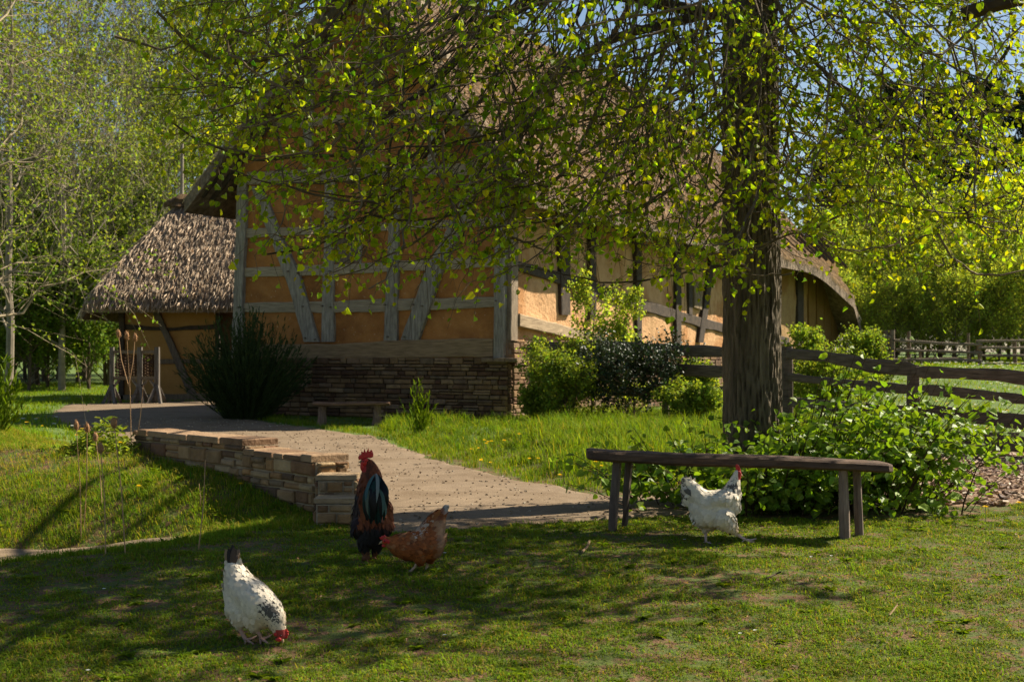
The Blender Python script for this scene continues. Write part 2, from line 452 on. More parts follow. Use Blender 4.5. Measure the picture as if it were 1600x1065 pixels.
# loose chips and gravel stones
def chips(name, n, poly_fn, xr, yr, size, material, cols, label, cat, flat=.25, seed=5):
    rng = np.random.default_rng(seed)
    x = rng.uniform(*xr, n); y = rng.uniform(*yr, n); k = poly_fn(x, y); x = x[k]; y = y[k]; n = len(x)
    s = rng.uniform(size[0], size[1], n); a = rng.uniform(0, 6.28, n)
    u = np.stack([np.cos(a), np.sin(a), rng.normal(0, .25, n)], 1) * s[:, None]
    v = np.stack([-np.sin(a), np.cos(a), rng.normal(0, .25, n)], 1) * s[:, None] * rng.uniform(.3, .9, (n, 1))
    wv = np.cross(unit(u), unit(v)) * s[:, None] * flat
    c = np.stack([x, y, gz(x, y) + .024 + s * .15], 1)
    V = np.stack([c - u - v - wv, c + u - v - wv, c + u + v - wv, c - u + v - wv, c - u * .8 - v * .8 + wv, c + u * .8 - v * .8 + wv, c + u * .8 + v * .8 + wv, c - u * .8 + v * .8 + wv], 1).reshape(-1, 3)
    i = np.arange(n)[:, None] * 8
    fs = [(4, 5, 6, 7), (0, 1, 5, 4), (1, 2, 6, 5), (2, 3, 7, 6), (3, 0, 4, 7)]
    Q = np.concatenate([i + np.array([f]) for f in fs], 0)
    c0 = np.array(cols)[rng.integers(0, len(cols), n)] * rng.uniform(.7, 1.25, (n, 1))
    o = link_mesh(name, np_mesh(name, V, [Q], [np.tile(c0, (5, 1))]), material)
    return setp(o, label, cat, kind="stuff")
chips("bark_chips", 12000, lambda x, y: inpoly(x, y, CHIP_POLY), (2.5, 9), (10.8, 17.2), (.012, .035), M['petal'],
      [(.42, .28, .18), (.25, .15, .09), (.5, .37, .26), (.16, .09, .06)], "brown bark chips strewn on the ground by the split rail fence", "bark chips", seed=5)
chips("loose_gravel", 7000, lambda x, y: inpoly(x, y, PATH_POLY) | low_path(x, y), (-9, 2.4), (9.6, 24), (.004, .012), M['petal'],
      [(.36, .27, .18), (.26, .18, .11), (.5, .42, .32), (.2, .14, .09)], "small pale stones lying loose on the gravel path", "gravel", flat=.5, seed=6)

# ------------------------------------------------------------------ grass
def sample(n, xr, yr, keep, rng):
    x = rng.uniform(*xr, n); y = rng.uniform(*yr, n); k = keep(x, y); return x[k], y[k]
def wedge(x, y, m=1.3): return np.abs(x) < y * .36 + m
def not_paved(x, y): return ~inpoly(x, y, PATH_POLY) & ~inpoly(x, y, CHIP_POLY) & ~low_path(x, y)
rg = np.random.default_rng(42)
# house frame (needed for masks)
HC = np.array([-.1, 23.5]); US = np.array([.45, .893]); US = US / np.linalg.norm(US); UG = np.array([-US[1], US[0]])
def hloc(x, y): return (x - HC[0]) * US[0] + (y - HC[1]) * US[1], (x - HC[0]) * UG[0] + (y - HC[1]) * UG[1]
def in_house(x, y):
    a, c = hloc(x, y); return (a > -.1) & (a < 22) & (c > -.1) & (c < 5.6)
def in_annex(x, y): return (x > -9.1) & (x < -4) & (y > 33) & (y < 37)
BUSHC = (2.3, 11.3)
def under_bush(x, y): return ((x - 2.35) / 1.55) ** 2 + ((y - 10.95) / .85) ** 2 < .9
def in_ditch(x, y):
    return (y > np.interp(x, CRX, CRY) + .15) & (wall_x(y) - x > .03) & (x < 0) & (y < 24)
lawn = NB()
# clumpy short lawn with bare patches
x, y = sample(520000, (-5, 5.2), (4.8, 11.2), lambda x, y: wedge(x, y, .8) & not_paved(x, y) & ~under_bush(x, y) & ~in_ditch(x, y), rg)
dens = fbm(x, y, 1.9) * .45 + fbm(x + 40, y + 7, 7.5) * .75
k = rg.random(len(x)) < np.clip((dens - .33) * 4.4, .08, 1); x = x[k]; y = y[k]; dens = dens[k]
k2 = ((x + 1.2) ** 2 + (y - 10.0) ** 2 > .02); x = x[k2]; y = y[k2]; dens = dens[k2]
n = len(x); h = (rg.uniform(.008, .022, n) + .07 * np.clip(dens - .55, 0, 1)) * (1 + .8 * (rg.random(n) < .04))
col = tints(n, .55, 1.4, .16, rg) * (.65 + .7 * fbm(x + 13, y + 5, 4.5))[:, None]
dry = rg.random(n) < .14; col[dry] = np.array([2.1, 1.1, 3.0]) * rg.uniform(.7, 1.2, (dry.sum(), 1))
lawn.add(*blades(np.stack([x, y, gz(x, y) - .004], 1), h, rg.uniform(.4, 2.0, n), rg.uniform(.0016, .0036, n), col, rg))
# clover-like leaflets
x, y = sample(20000, (-5, 5.2), (4.8, 11.2), lambda x, y: wedge(x, y, .6) & not_paved(x, y) & ~under_bush(x, y) & ~in_ditch(x, y), rg)
k = rg.random(len(x)) < np.clip((fbm(x + 3, y + 31, 3.5) - .5) * 5, .0, 1); x = x[k]; y = y[k]; n = len(x)
nr = unit(rg.normal(0, .45, (n, 3)) + np.array([0, 0, 1])); d = unit(np.cross(nr, rdir(n, rg)))
lawn.leaves(np.stack([x, y, gz(x, y) + rg.uniform(.004, .022, n)], 1), d, nr, rg.uniform(.008, .017, n), tints(n, .7, 1.3, .1, rg), wid=1.1)
# plantain rosettes and taller tufts
def rosettes(nb, cx, cy, nleaf, L, up=.5, wid=.35, tint=(.6, 1.0)):
    for X0, Y0 in zip(cx, cy):
        a = rg.uniform(0, 6.28, nleaf); e = rg.uniform(up * .4, up * 1.4, nleaf)
        d = np.stack([np.cos(a) * np.cos(e), np.sin(a) * np.cos(e), np.sin(e)], 1)
        p = np.tile([[X0, Y0, g1(X0, Y0)]], (nleaf, 1)); nr = np.cross(np.cross(d, [0, 0, 1]), d)
        nb.leaves(p, d, nr, rg.uniform(.6, 1.1, nleaf) * L, tints(nleaf, tint[0], tint[1], .06, rg), wid=wid, curl=.25)
x, y = sample(260, (-4, 4.6), (5.2, 10.3), lambda x, y: wedge(x, y, .4) & not_paved(x, y) & ~under_bush(x, y) & ~in_ditch(x, y), rg)
rosettes(lawn, x, y, 12, .055)
o = lawn.build("lawn_grass", M['grass']); setp(o, "short patchy lawn grass around the hens in the foreground", "grass", kind="stuff")
# tufts on the lawn
def tuft_mesh(nb, cx, cy, nb_bl, h, r, lean=(.1, .9), wid=(.0015, .003), tl=(.6, 1.2), warm=.12, dryp=.05):
    n = len(cx) * nb_bl; X0 = np.repeat(cx, nb_bl) + rg.normal(0, r, n); Y0 = np.repeat(cy, nb_bl) + rg.normal(0, r, n)
    base = tints(len(cx), .8, 1.2, .1, rg).repeat(nb_bl, 0)
    c = tints(n, tl[0], tl[1], warm, rg) * base; dr = rg.random(n) < dryp; c[dr] = np.array([2.4, 1.35, 4.2]) * rg.uniform(.6, 1.1, (dr.sum(), 1))
    hh = h * rg.uniform(.5, 1.15, n) * np.repeat(rg.uniform(.7, 1.25, len(cx)), nb_bl)
    nb.add(*blades(np.stack([X0, Y0, gz(X0, Y0) - .01], 1), hh, rg.uniform(*lean, n), rg.uniform(*wid, n), c, rg))
nb = NB()
x, y = sample(3800, (-5, 5), (5, 11), lambda x, y: wedge(x, y, .6) & not_paved(x, y) & ~under_bush(x, y) & ~in_ditch(x, y), rg)
k = fbm(x + 3, y, 1.3) > .45; tuft_mesh(nb, x[k], y[k], 26, .032, .022, lean=(.3, 1.6), tl=(.4, .95), warm=.06)
x, y = sample(500, (-1.2, 5), (9.3, 11.3), lambda x, y: (segdist(x, y, PL[7:]) < .12) | (segdist(x, y, [(2.9, 10.7), (3.75, 10.75), (4.5, 11.0), (6, 11.5)]) < .3), rg)
k = not_paved(x, y); tuft_mesh(nb, x[k], y[k], 34, .05, .03)
o = nb.build("grass_tufts", M['grass']); setp(o, "longer dark green grass tufts along the lawn edge by the path", "grass", kind="stuff")
# bank at the left
nb = NB()
bank = lambda x, y: in_ditch(x, y) & not_paved(x, y) & (y < 16.5) & wedge(x, y, .8)
x, y = sample(26000, (-7.5, -.9), (8.4, 16.5), bank, rg)
dn = fbm(x + 5, y + 50, .75) * .6 + fbm(x, y + 3, 2.6) * .5
soilp = (y < 12.8) & (x < -3.0)
k = rg.random(len(x)) < np.clip((dn - np.where(soilp, .52, .36)) * 6, .05, 1); x = x[k]; y = y[k]
tuft_mesh(nb, x, y, 18, .055, .035, wid=(.0015, .0034), tl=(.65, 1.4))
x, y = sample(5000, (-7.5, -.9), (9.6, 16.5), bank, rg)
tuft_mesh(nb, x, y, 9, .09, .06, lean=(.5, 1.6), wid=(.0015, .003), tl=(.9, 1.6), warm=.3, dryp=.7)
x, y = sample(600, (-7, -.9), (9, 16), bank, rg); k = fbm(x, y, 1.4) > .5
rosettes(nb, x[k], y[k], 16, .07, .7, .35, (.6, 1.1))
o = nb.build("bank_grass", M['grass']); setp(o, "rough sunlit grass with straw coloured tufts on the slope below the stone wall", "grass", kind="stuff")
# upper left meadow
nb = NB()
x, y = sample(12000, (-22, -4), (16.2, 48), lambda x, y: wedge(x, y, 1) & ~in_annex(x, y) & ~in_house(x, y) & not_paved(x, y) & (y > 16.2), rg)
tuft_mesh(nb, x, y, 10, .09, .09, wid=(.004, .008), tl=(.8, 1.4))
# right meadow beyond the fence
x, y = sample(15000, (4, 24), (16.5, 60), lambda x, y: wedge(x, y, 1) & ~in_house(x, y), rg)
tuft_mesh(nb, x, y, 9, .08, .1, wid=(.004, .009), tl=(.85, 1.45))
o = nb.build("meadow_grass", M['grass']); setp(o, "bright mown grass of the meadows left of the house and beyond the fence", "grass", kind="stuff")
# verge between path and house / fence: tall lush
nb = NB()
def verge(x, y):
    a, c = hloc(x, y)
    pr = np.interp(y, [p[1] for p in PR[::-1]], [p[0] for p in PR[::-1]])
    return (x > pr + .02) & (y > 11.2) & ~in_house(x, y) & not_paved(x, y) & (x < 5.2) & (y < 25.5) & ~under_bush(x, y) & (x > -5.2)
x, y = sample(9000, (-5.2, 5.2), (11.2, 25.5), verge, rg)
hm = .5 + .8 * ss((x + 2.2) / 2)
shortk = segdist(x, y, PR) < .45
tuft_mesh(nb, x[shortk], y[shortk], 22, .10, .05, wid=(.002, .004), tl=(.6, 1.2), dryp=.12)
x2, y2 = x[~shortk], y[~shortk]; k = rg.random(len(x2)) < .85; x2, y2 = x2[k], y2[k]
dark = x2 < -2.0
tall = (x2 > .35 + .5 * (fbm(x2, y2, 1.2) - .5)) | (fbm(x2 + 7, y2, .9) > .62)
mid_ = ~dark & ~tall
tuft_mesh(nb, x2[mid_], y2[mid_], 22, .13, .05, lean=(.2, 1.3), wid=(.0025, .005), tl=(.5, 1.25), dryp=.06)
tl_ = ~dark & tall
tuft_mesh(nb, x2[tl_], y2[tl_], 20, .23, .06, lean=(.1, 1.0), wid=(.0025, .0055), tl=(.5, 1.3), dryp=.05)
tuft_mesh(nb, x2[dark], y2[dark], 14, .045, .06, wid=(.003, .005), tl=(.5, .9))
o = nb.build("verge_grass", M['grass']); setp(o, "tall lush grass between the gravel path and the rail fence", "grass", kind="stuff")

# ------------------------------------------------------------------ stonework
STC = [(.24, .155, .085), (.30, .20, .11), (.17, .105, .062), (.20, .15, .10), (.27, .19, .13), (.14, .08, .05), (.33, .235, .14)]
def stones(mb, O, U, V, N, W, H, lo=.05, hi=.11, wl=.10, wh=.34, depth=.05, gap=.006, cols=STC, rnd=random.Random(1), top=None):
    """coursed rubble over a face; O lower left corner, U,V,N unit vectors"""
    z = 0
    while z < H - .02:
        hh = min(rnd.uniform(lo, hi), H - z)
        if H - z - hh < lo * .6: hh = H - z
        u = -rnd.uniform(0, .1)
        while u < W:
            ww = rnd.uniform(wl, wh); u0 = max(u, 0); u1 = min(u + ww, W)
            if W - u1 < .05: u1 = W; ww = W - u
            if u1 - u0 > .02:
                sub = [(0, hh)] if (hh < (lo + hi) * .52 or rnd.random() < .72) else [(0, hh * .5), (hh * .5, hh)]
                for (s0, s1) in sub:
                    j = rnd.uniform(-.3, 1.0) * depth * .45
                    c = O + U * ((u0 + u1) / 2) + V * (z + (s0 + s1) / 2 + rnd.uniform(-.004, .004)) + N * (j / 2)
                    cc = rnd.choice(cols); b = rnd.uniform(.75, 1.2)
                    tl = rnd.uniform(-.012, .012) 
                    mb.box(c, (U + V * tl * 2) * ((u1 - u0) / 2 - gap), N * (depth + j / 2), (V + U * tl) * ((s1 - s0) / 2 - gap), tuple(b * q for q in cc), ch=min(.012, (s1 - s0) * .22))
            u += ww
        z += hh
STC[:] = [(.98 * c[0], .92 * c[1], .86 * c[2]) for c in STC]
def add_mortar(parent, name, boxes, m):
    mb = MB()
    for b in boxes: mb.box(*b)
    return mb.build(name, m, parent)

# ------------------------------------------------------------------ main house
US3 = Vector((US[0], US[1], 0)); UG3 = Vector((UG[0], UG[1], 0)); Z3 = Vector((0, 0, 1))
H0 = Vector((HC[0], HC[1], 0))
house = thing("half_timbered_house", "large half-timbered farmhouse with orange clay walls, stone base and steep thatched roof", "farmhouse", (HC[0], HC[1], .1))
def plane_pt(px, py, O, N):
    d = Vector(((px - 800) / F, 1, (HY - py) / F)); o = Vector((0, 0, EYE))
    return o + d * ((O - o).dot(N) / d.dot(N))
GN = -US3            # outward normal of the gable
SN = -UG3            # outward normal of the side wall
def gp_(px, py): return plane_pt(px, py, H0, GN)
def sp_(px, py): return plane_pt(px, py, H0, SN)
def HP(a, c, z): return H0 + US3 * a + UG3 * c + Z3 * z

def beam(fn, N, name, pts, m, out=.045, back=.1, wob=.012, col=(1, 1, 1), parent=None):
    """pts: list of (x0,y0, x1,y1) pixel pairs across the beam, along its run"""
    parent = parent or house
    A_, B_ = [], []
    for q in range(len(pts) - 1):
        a0 = fn(*pts[q][:2]); a1 = fn(*pts[q + 1][:2]); b0 = fn(*pts[q][2:]); b1 = fn(*pts[q + 1][2:])
        k = max(2, int((a1 - a0).length / .12))
        for i in range(k + (q == len(pts) - 2)):
            t = i / k; A_.append(a0.lerp(a1, t)); B_.append(b0.lerp(b1, t))
    w_ = (A_[0] - B_[0]).normalized()
    for i in range(len(A_)):
        s = wob * 1.6
        A_[i] = A_[i] + w_ * s * noise.noise(A_[i] * 2.2); B_[i] = B_[i] + w_ * s * noise.noise(B_[i] * 2.2 + Vector((5, 0, 0)))
    mb = MB(); n = len(A_)
    vs = []
    for a_, b_ in zip(A_, B_):
        e = (a_ - b_) * .06
        vs += [a_ - N * back, a_ + N * (out - .01), a_ - e + N * out, b_ + e + N * out, b_ + N * (out - .01), b_ - N * back]
    fs = []
    for i in range(n - 1):
        for k in range(6): fs.append((i * 6 + k, i * 6 + (k + 1) % 6, (i + 1) * 6 + (k + 1) % 6, (i + 1) * 6 + k))
    fs += [tuple(range(5, -1, -1)), tuple((n - 1) * 6 + k for k in range(6))]
    cv = random.uniform(.85, 1.12); mb.add(vs, fs, tuple(c * cv for c in col))
    return mb.build(name, m, parent)

# clay infill of the gable (a bumpy sheet cut to the gable outline) and the side wall
LW = 5.45
def roof_c(c):      # underside height of roof over the gable
    cc = c if c > 2.73 else 5.46 - c
    return float(np.interp(cc, [2.73, 3.31, 4.25, 6.25], [8.1, 7.31, 6.18, 4.17])) - .36
mb = MB(); nc = 60
for i in range(nc):
    c0 = LW * i / nc; c1 = LW * (i + 1) / nc
    m_ = 70
    for j in range(m_):
        def pt(c, t):
            z = 1.15 + (roof_c(c) - 1.15) * t
            b = .022 * noise.noise(Vector((c * 1.7, z * 1.7, 0))) + .010 * noise.noise(Vector((c * 7, z * 7, 3)))
            return HP(0, c, z) + GN * b
        mb.add([pt(c0, j / m_), pt(c1, j / m_), pt(c1, (j + 1) / m_), pt(c0, (j + 1) / m_)], [(0, 1, 2, 3)])
mb.build("gable_clay_wall", M['clay'], house)
mb = MB(); nn, mm = 150, 26
pts = [[None] * (mm + 1) for _ in range(nn + 1)]
for i in range(nn + 1):
    for j in range(mm + 1):
        a = 21.5 * i / nn; z = .4 + 3.6 * j / mm
        b = .035 * noise.noise(Vector((a * 1.3, z * 1.3, 9))) + .018 * noise.noise(Vector((a * 6, z * 6, 3)))
        pts[i][j] = HP(a, 0, z) + SN * b
for i in range(nn):
    for j in range(mm):
        a = 21.5 * i / nn
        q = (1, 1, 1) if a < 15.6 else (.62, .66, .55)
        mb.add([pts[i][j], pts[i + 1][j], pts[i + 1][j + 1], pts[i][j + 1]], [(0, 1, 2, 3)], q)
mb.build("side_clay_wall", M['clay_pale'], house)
mb = MB()   # rear and far walls so the house is closed
mb.box(HP(10.75, LW, 2.2), US3 * 10.75, UG3 * .08, Z3 * 1.9); mb.box(HP(21.5, LW / 2, 2.0), US3 * .08, UG3 * LW / 2, Z3 * 1.7)
mb.build("rear_wall", M['clay'], house)

def gb(name, pts, m='timber', **k): return beam(gp_, GN, name, pts, M[m], **k)
PO = .07; RO = .045
gb("corner_post", [(389, 283, 375, 283), (385, 430, 370, 430), (381, 563, 366, 563)], out=.09)
gb("corner_post", [(792, 255, 779, 255), (791, 420, 776, 420), (791, 562, 774, 562)], out=.09)
gb("sill_beam", [(376, 537, 376, 562), (520, 538, 520, 561), (640, 531, 640, 559), (774, 529, 774, 557)], 'rail_t', out=.10, col=(.75, .62, .48))
gb("rail", [(382, 472, 382, 488), (520, 471, 520, 489), (603, 467, 603, 487), (700, 465, 700, 484), (775, 463, 775, 480)], 'rail_t', out=RO)
gb("rail", [(384, 418, 384, 433), (500, 414, 500, 430), (610, 409, 610, 425), (775, 399, 775, 417)], 'rail_t', out=RO)
gb("rail", [(387, 358, 387, 372), (560, 350, 560, 363), (779, 340, 779, 354)], 'rail_t', out=RO)
gb("tie_beam", [(391, 270, 391, 290), (580, 262, 580, 282), (790, 252, 790, 272)], 'rail_t', out=.10)
gb("post", [(526, 285, 510, 285), (524, 380, 509, 380), (524, 534, 505, 534)], out=PO)
gb("post", [(629, 280, 612, 280), (625, 380, 609, 380), (623, 532, 602, 532)], out=PO)
gb("brace", [(412, 292, 395, 292), (443, 370, 424, 370), (475, 440, 452, 440), (501, 534, 478, 534)], out=.085)
gb("brace", [(755, 272, 738, 272), (736, 333, 715, 333), (696, 421, 669, 421), (657, 531, 629, 531)], out=.085)
gb("gable_post", [(493, 100, 478, 100), (490, 262, 476, 262)], out=PO)
gb("gable_post", [(588, 20, 573, 20), (586, 262, 572, 262)], out=PO)
gb("gable_post", [(687, 90, 672, 90), (685, 256, 671, 256)], out=PO)
gb("collar_beam", [(412, 192, 412, 206), (525, 180, 525, 194), (740, 165, 740, 180)], 'rail_t', out=RO)
gb("collar_beam", [(470, 106, 470, 120), (563, 94, 563, 106), (700, 78, 700, 92)], 'rail_t', out=RO)
gb("collar_beam", [(515, 14, 515, 28), (660, -2, 660, 12)], 'rail_t', out=RO)
gb("shutter", [(565, 370, 527, 372), (563, 411, 527, 412)], 'timber', out=.03, col=(.5, .42, .36))
gb("window_frame", [(567, 368, 563, 368), (566, 413, 562, 413)], 'timber', out=.045)
# pegs
mb = MB()
for (px, py) in [(378, 480), (478, 479), (508, 478), (521, 480), (606, 476), (619, 478), (650, 476), (664, 478), (779, 470), (508, 424), (520, 424), (612, 418), (622, 417), (672, 414), (690, 412), (455, 424), (470, 427), (482, 528), (497, 530), (610, 526), (636, 526)]:
    p = gp_(px, py); mb = MB(); mb.tube([p, p + GN * .125], .014, 6, (.5, .45, .4)); mb.build("wooden_peg", M['timber'], house)
# side wall timbers
def sb(name, pts, m='dark_wood', **k): return beam(sp_, SN, name, pts, M[m], **k)
sb("corner_post", [(803, 270, 792, 270), (803, 430, 792, 430), (802, 563, 791, 563)], 'timber', out=.09, col=(.8, .7, .6))
sb("rail", [(805, 408, 805, 422), (882, 428, 882, 447), (996, 466, 996, 484), (1098, 498, 1098, 513), (1150, 512, 1150, 524), (1230, 528, 1230, 540)], out=.06)
sb("sill_beam", [(803, 490, 803, 510), (862, 506, 862, 523), (1000, 540, 1000, 556)], 'rail_t', out=.12, col=(1.2, 1.1, 1.0))
sb("post", [(885, 330, 869, 330), (886, 492, 872, 492)], out=.08)
sb("post", [(927, 330, 917, 330), (926, 500, 917, 500)], out=.08)
sb("post", [(998, 330, 989, 330), (998, 535, 990, 535)], out=.08)
sb("post", [(1060, 340, 1051, 340), (1060, 540, 1052, 540)], out=.08)
sb("post", [(1114, 400, 1106, 400), (1095, 535, 1087, 535)], out=.08)
sb("post", [(1180, 360, 1172, 360), (1180, 540, 1172, 540)], out=.08)
sb("post", [(1252, 380, 1243, 380), (1252, 540, 1243, 540)], out=.08)
sb("wall_plate", [(803, 268, 803, 300), (1000, 352, 1000, 372), (1250, 410, 1250, 422)], out=.09)
sb("window_frame", [(1078, 440, 1072, 440), (1078, 492, 1072, 492)], out=.07)
sb("shutter", [(1092, 444, 1079, 440), (1091, 484, 1079, 480)], 'timber', out=.10, col=(.75, .62, .45))
for k_, x_ in enumerate((1262, 1274, 1286, 1297)):
    sb("plank", [(x_ + 10.5, 405, x_, 405), (x_ + 10.5, 535, x_, 535)], 'ochre', out=.05 + .012 * (k_ % 2), col=(.55, .55, .42))
# rafters and boards under the verge of the roof
for sgn in (0, 1):
    mb = MB()
    for a_ in (-.12, -.38):
        pts_ = []
        for c in np.linspace(-.55, 2.73, 9):
            cc = 5.46 - c if sgn else c
            pts_.append(HP(a_, cc, roof_c(cc) + (-.02 if a_ > -.2 else .03)))
        mb.tube(pts_, .06, 5, (1, 1, 1))
    mb.build("verge_rafter", M['dark_wood'], house)
mb = MB()
for a_ in np.arange(.3, 21, .75):
    mb.tube([HP(a_, .1, roof_c(.1) - .08), HP(a_, -.7, roof_c(-.7) - .03 - .16 * max(0, (a_ - 16) / 5))], .045, 5)
mb.build("rafter_ends", M['dark_wood'], house)

# plinth
plinth_boxes = []
def stone_block(parent, name, O, U, N, W, H, D, mort, rnd, **k):
    """solid stone-faced block: faces front (N), both ends, and top"""
    mb = MB()
    stones(mb, O, U, Z3, N, W, H, rnd=rnd, **k)
    stones(mb, O + U * W - N * 0, -N, Z3, U, D, H, rnd=rnd, **k)
    stones(mb, O - N * D, N, Z3, -U, D, H, rnd=rnd, **k)
    o = mb.build(name, M['stone'], parent)
    mb = MB(); mb.box(O + U * W / 2 - N * D / 2 + Z3 * (H / 2 - .01), U * (W / 2 - .004), N * (D / 2 - .004), Z3 * (H / 2 - .006))
    b = mb.build("mortar", mort, o)
    return o
rs = random.Random(4)
base_z = -.1
pl_top = 1.25 - (558 - 550) / F * 24.5
o = stone_block(house, "stone_base", HP(-.06, LW + .05, base_z), -UG3, GN, LW + .12, pl_top - base_z - .002, .5, M['dark_mortar'], rs, lo=.045, hi=.12, wl=.09, wh=.36, depth=.045)
mb = MB()
for i in range(3):   # protruding cap stones at the corner
    mb.box(HP(-.06 + .0, .25 - i * .22, pl_top - .04), UG3 * .108, GN * .14, Z3 * .035, (.27, .19, .12), ch=.012)
mb.build("cap_stone", M['stone'], house)
mb = MB(); stones(mb, HP(.0, -.09, base_z), US3, Z3, SN, 2.6, 1.55, rnd=rs, lo=.05, hi=.12, depth=.05)
stones(mb, HP(2.6, -.06, base_z), US3, Z3, SN, 18.9, 1.25, rnd=rs, lo=.08, hi=.16, wl=.2, wh=.5, depth=.05)
mb.build("stone_base", M['stone'], house)

# thatched roofs as height fields
def thatch_roof(parent, name, fz, a0, a1, c0, c1, na, ncc, T, frame, thick=.3, col=(1, 1, 1), tufts=8000, tl=.16, seed=1, keep=None, ffz=None):
    A1 = np.linspace(a0, a1, na); C1 = np.linspace(c0, c1, ncc)
    AA, CC = np.meshgrid(A1, C1, indexing='ij')
    ZZ = fz(AA, CC)
    edge = np.minimum(np.minimum(AA - a0, a1 - AA), np.minimum(CC - c0, c1 - CC))
    ZZ = ZZ - .12 * (1 - ss(edge / .3)) ** 2
    bumps = .06 * (fbm(AA, CC, 1.1) - .5) + .05 * (fbm(AA + 5, CC, 6) - .5)
    def tow(a, c, z): 
        a = np.asarray(a); 
        return np.stack([frame[0][0] + frame[1][0] * a + frame[2][0] * c, frame[0][1] + frame[1][1] * a + frame[2][1] * c, z], -1)
    top = tow(AA, CC, ZZ + bumps).reshape(-1, 3)
    bot = tow(AA, CC, fz(AA, CC) - thick * T).reshape(-1, 3)
    idx = np.arange(AA.size).reshape(AA.shape)
    q = np.stack([idx[:-1, :-1], idx[1:, :-1], idx[1:, 1:], idx[:-1, 1:]], -1).reshape(-1, 4)
    n0 = AA.size
    qb = q[:, ::-1] + n0
    ring = []
    def strip(e): 
        for i in range(len(e) - 1): ring.append((e[i], e[i + 1], e[i + 1] + n0, e[i] + n0))
    strip(idx[0, :]); strip(idx[::-1, -1]); strip(idx[-1, ::-1]); strip(idx[:, 0])
    Qa = np.concatenate([q, qb, np.array(ring)])
    C = np.tile(np.array(col), (len(Qa), 1)) * np.random.default_rng(seed).uniform(.8, 1.2, (len(Qa), 1))
    o = link_mesh(name, np_mesh(name, np.concatenate([top, bot]), [Qa], [C], False), M['thatch'], parent)
    # straw tufts lying down the slope
    rng = np.random.default_rng(seed)
    a = rng.uniform(a0, a1, tufts); c = rng.uniform(c0, c1, tufts)
    if keep is not None: k = keep(a, c); a = a[k]; c = c[k]
    e = .04
    z = fz(a, c); dza = (fz(a + e, c) - fz(a - e, c)) / (2 * e); dzc = (fz(a, c + e) - fz(a, c - e)) / (2 * e)
    g = np.sqrt(dza ** 2 + dzc ** 2) + 1e-6
    da = -dza / g; dc = -dzc / g; dzz = -g
    w0 = tow(a * 0 + da, dc, dzz) - tow(a * 0, dc * 0, dzz * 0)
    d = unit(w0) + rng.normal(0, .16, (len(a), 3))
    s1 = tow(a, c, z); nrm = unit(np.cross(tow(a + e, c, fz(a + e, c)) - s1, tow(a, c + e, fz(a, c + e)) - s1)); nrm *= np.sign(nrm[:, 2:3])
    edge = np.minimum(np.minimum(a - a0, a1 - a), np.minimum(c - c0, c1 - c))
    lift = .03 * (fbm(a, c, 5) - .3)
    p = s1 + nrm * (.02 + lift)[:, None] - np.array([0, 0, 1]) * (.12 * (1 - ss(edge / .3)) ** 2)[:, None]
    L = rng.uniform(.5, 1.3, len(a)) * tl
    nb = NB(); cc = rng.uniform(.6, 1.25, (len(a), 1)) * np.array([[1, .97, .93]])
    nb.leaves(p, d, nrm + rng.normal(0, .35, (len(a), 3)), L, cc, wid=.085, curl=.10, fold=.1)
    nb.build("straw", M['straw'], o)
    return o
def main_fz(a, c):
    cc = np.where(c > 2.73, c, 5.46 - c)
    z = np.interp(cc, [2.73, 3.31, 4.25, 6.3, 6.8], [8.1, 7.31, 6.18, 4.12, 3.7])
    z = z - np.where(c < 2.73, .22, 0) * ss((2.73 - c) / 3)
    hip = 8.1 - np.maximum(0, a - 15) * .70 * np.where(a > 15, 1, 0)
    z = np.minimum(z, hip)
    z = z - .22 * ss(a / 14) - 1.05 * ss((a - 15.5) / 8) * ss((1.5 - c) / 2.5)
    return z
thatch_roof(house, "thatched_roof", main_fz, -.55, 22.2, -.82, 6.28, 220, 70, 1.0, ((HC[0], HC[1]), US, UG), thick=.36, tufts=60000, tl=.20, seed=2, keep=lambda a, c: (c < 3.2) | (a < 1.0))
# shutter boards lines on gable: done by timber material

# ------------------------------------------------------------------ annex
AY = 33.0; AX0 = -9.05; AX1 = -5.0
annex = thing("thatched_outbuilding", "small thatched outbuilding with ochre walls behind the dark bush at left", "outbuilding", (AX0, AY, .1))
mb = MB()
mb.box((( -9.03 - 6.88) / 2, AY + .06, 1.25), (1.075, 0, 0), (0, .06, 0), (0, 0, 1.35))
mb.box((AX0 + .06, AY + 2.1, 1.25), (.06, 0, 0), (0, 1.95, 0), (0, 0, 1.35))
mb.box(((-6.40 + AX1) / 2, AY + .06, 1.25), ((AX1 + 6.40) / 2, 0, 0), (0, .06, 0), (0, 0, 1.35))
mb.box(((AX0 + AX1) / 2, AY + 4.1, 1.25), ((AX1 - AX0) / 2, 0, 0), (0, .06, 0), (0, 0, 1.35))
mb.build("ochre_wall", M['ochre'], annex)
AO = Vector((0, AY, 0)); AN = Vector((0, -1, 0))
def ap_(px, py): return plane_pt(px, py, AO, AN)
def ab(name, pts, m='dark_wood', **k): return beam(ap_, AN, name, pts, M[m], parent=annex, **k)
ab("corner_post", [(195, 460, 187, 460), (195, 628, 187, 628)], out=.10)
ab("brace", [(240, 466, 229, 466), (270, 530, 259, 530), (311, 622, 297, 622)], 'timber', out=.09, col=(.42, .38, .36))
ab("rail", [(195, 508, 195, 515), (265, 511, 265, 517), (338, 506, 338, 513)], out=.04, wob=.02)
ab("rail", [(195, 562, 195, 569), (338, 560, 338, 567)], 'timber', out=.04, col=(.5, .42, .34))
ab("sill_beam", [(190, 616, 190, 628), (340, 614, 340, 628)], 'timber', out=.10, col=(.55, .48, .4))
ab("door_post", [(343, 464, 337, 464), (343, 626, 337, 626)], out=.06)
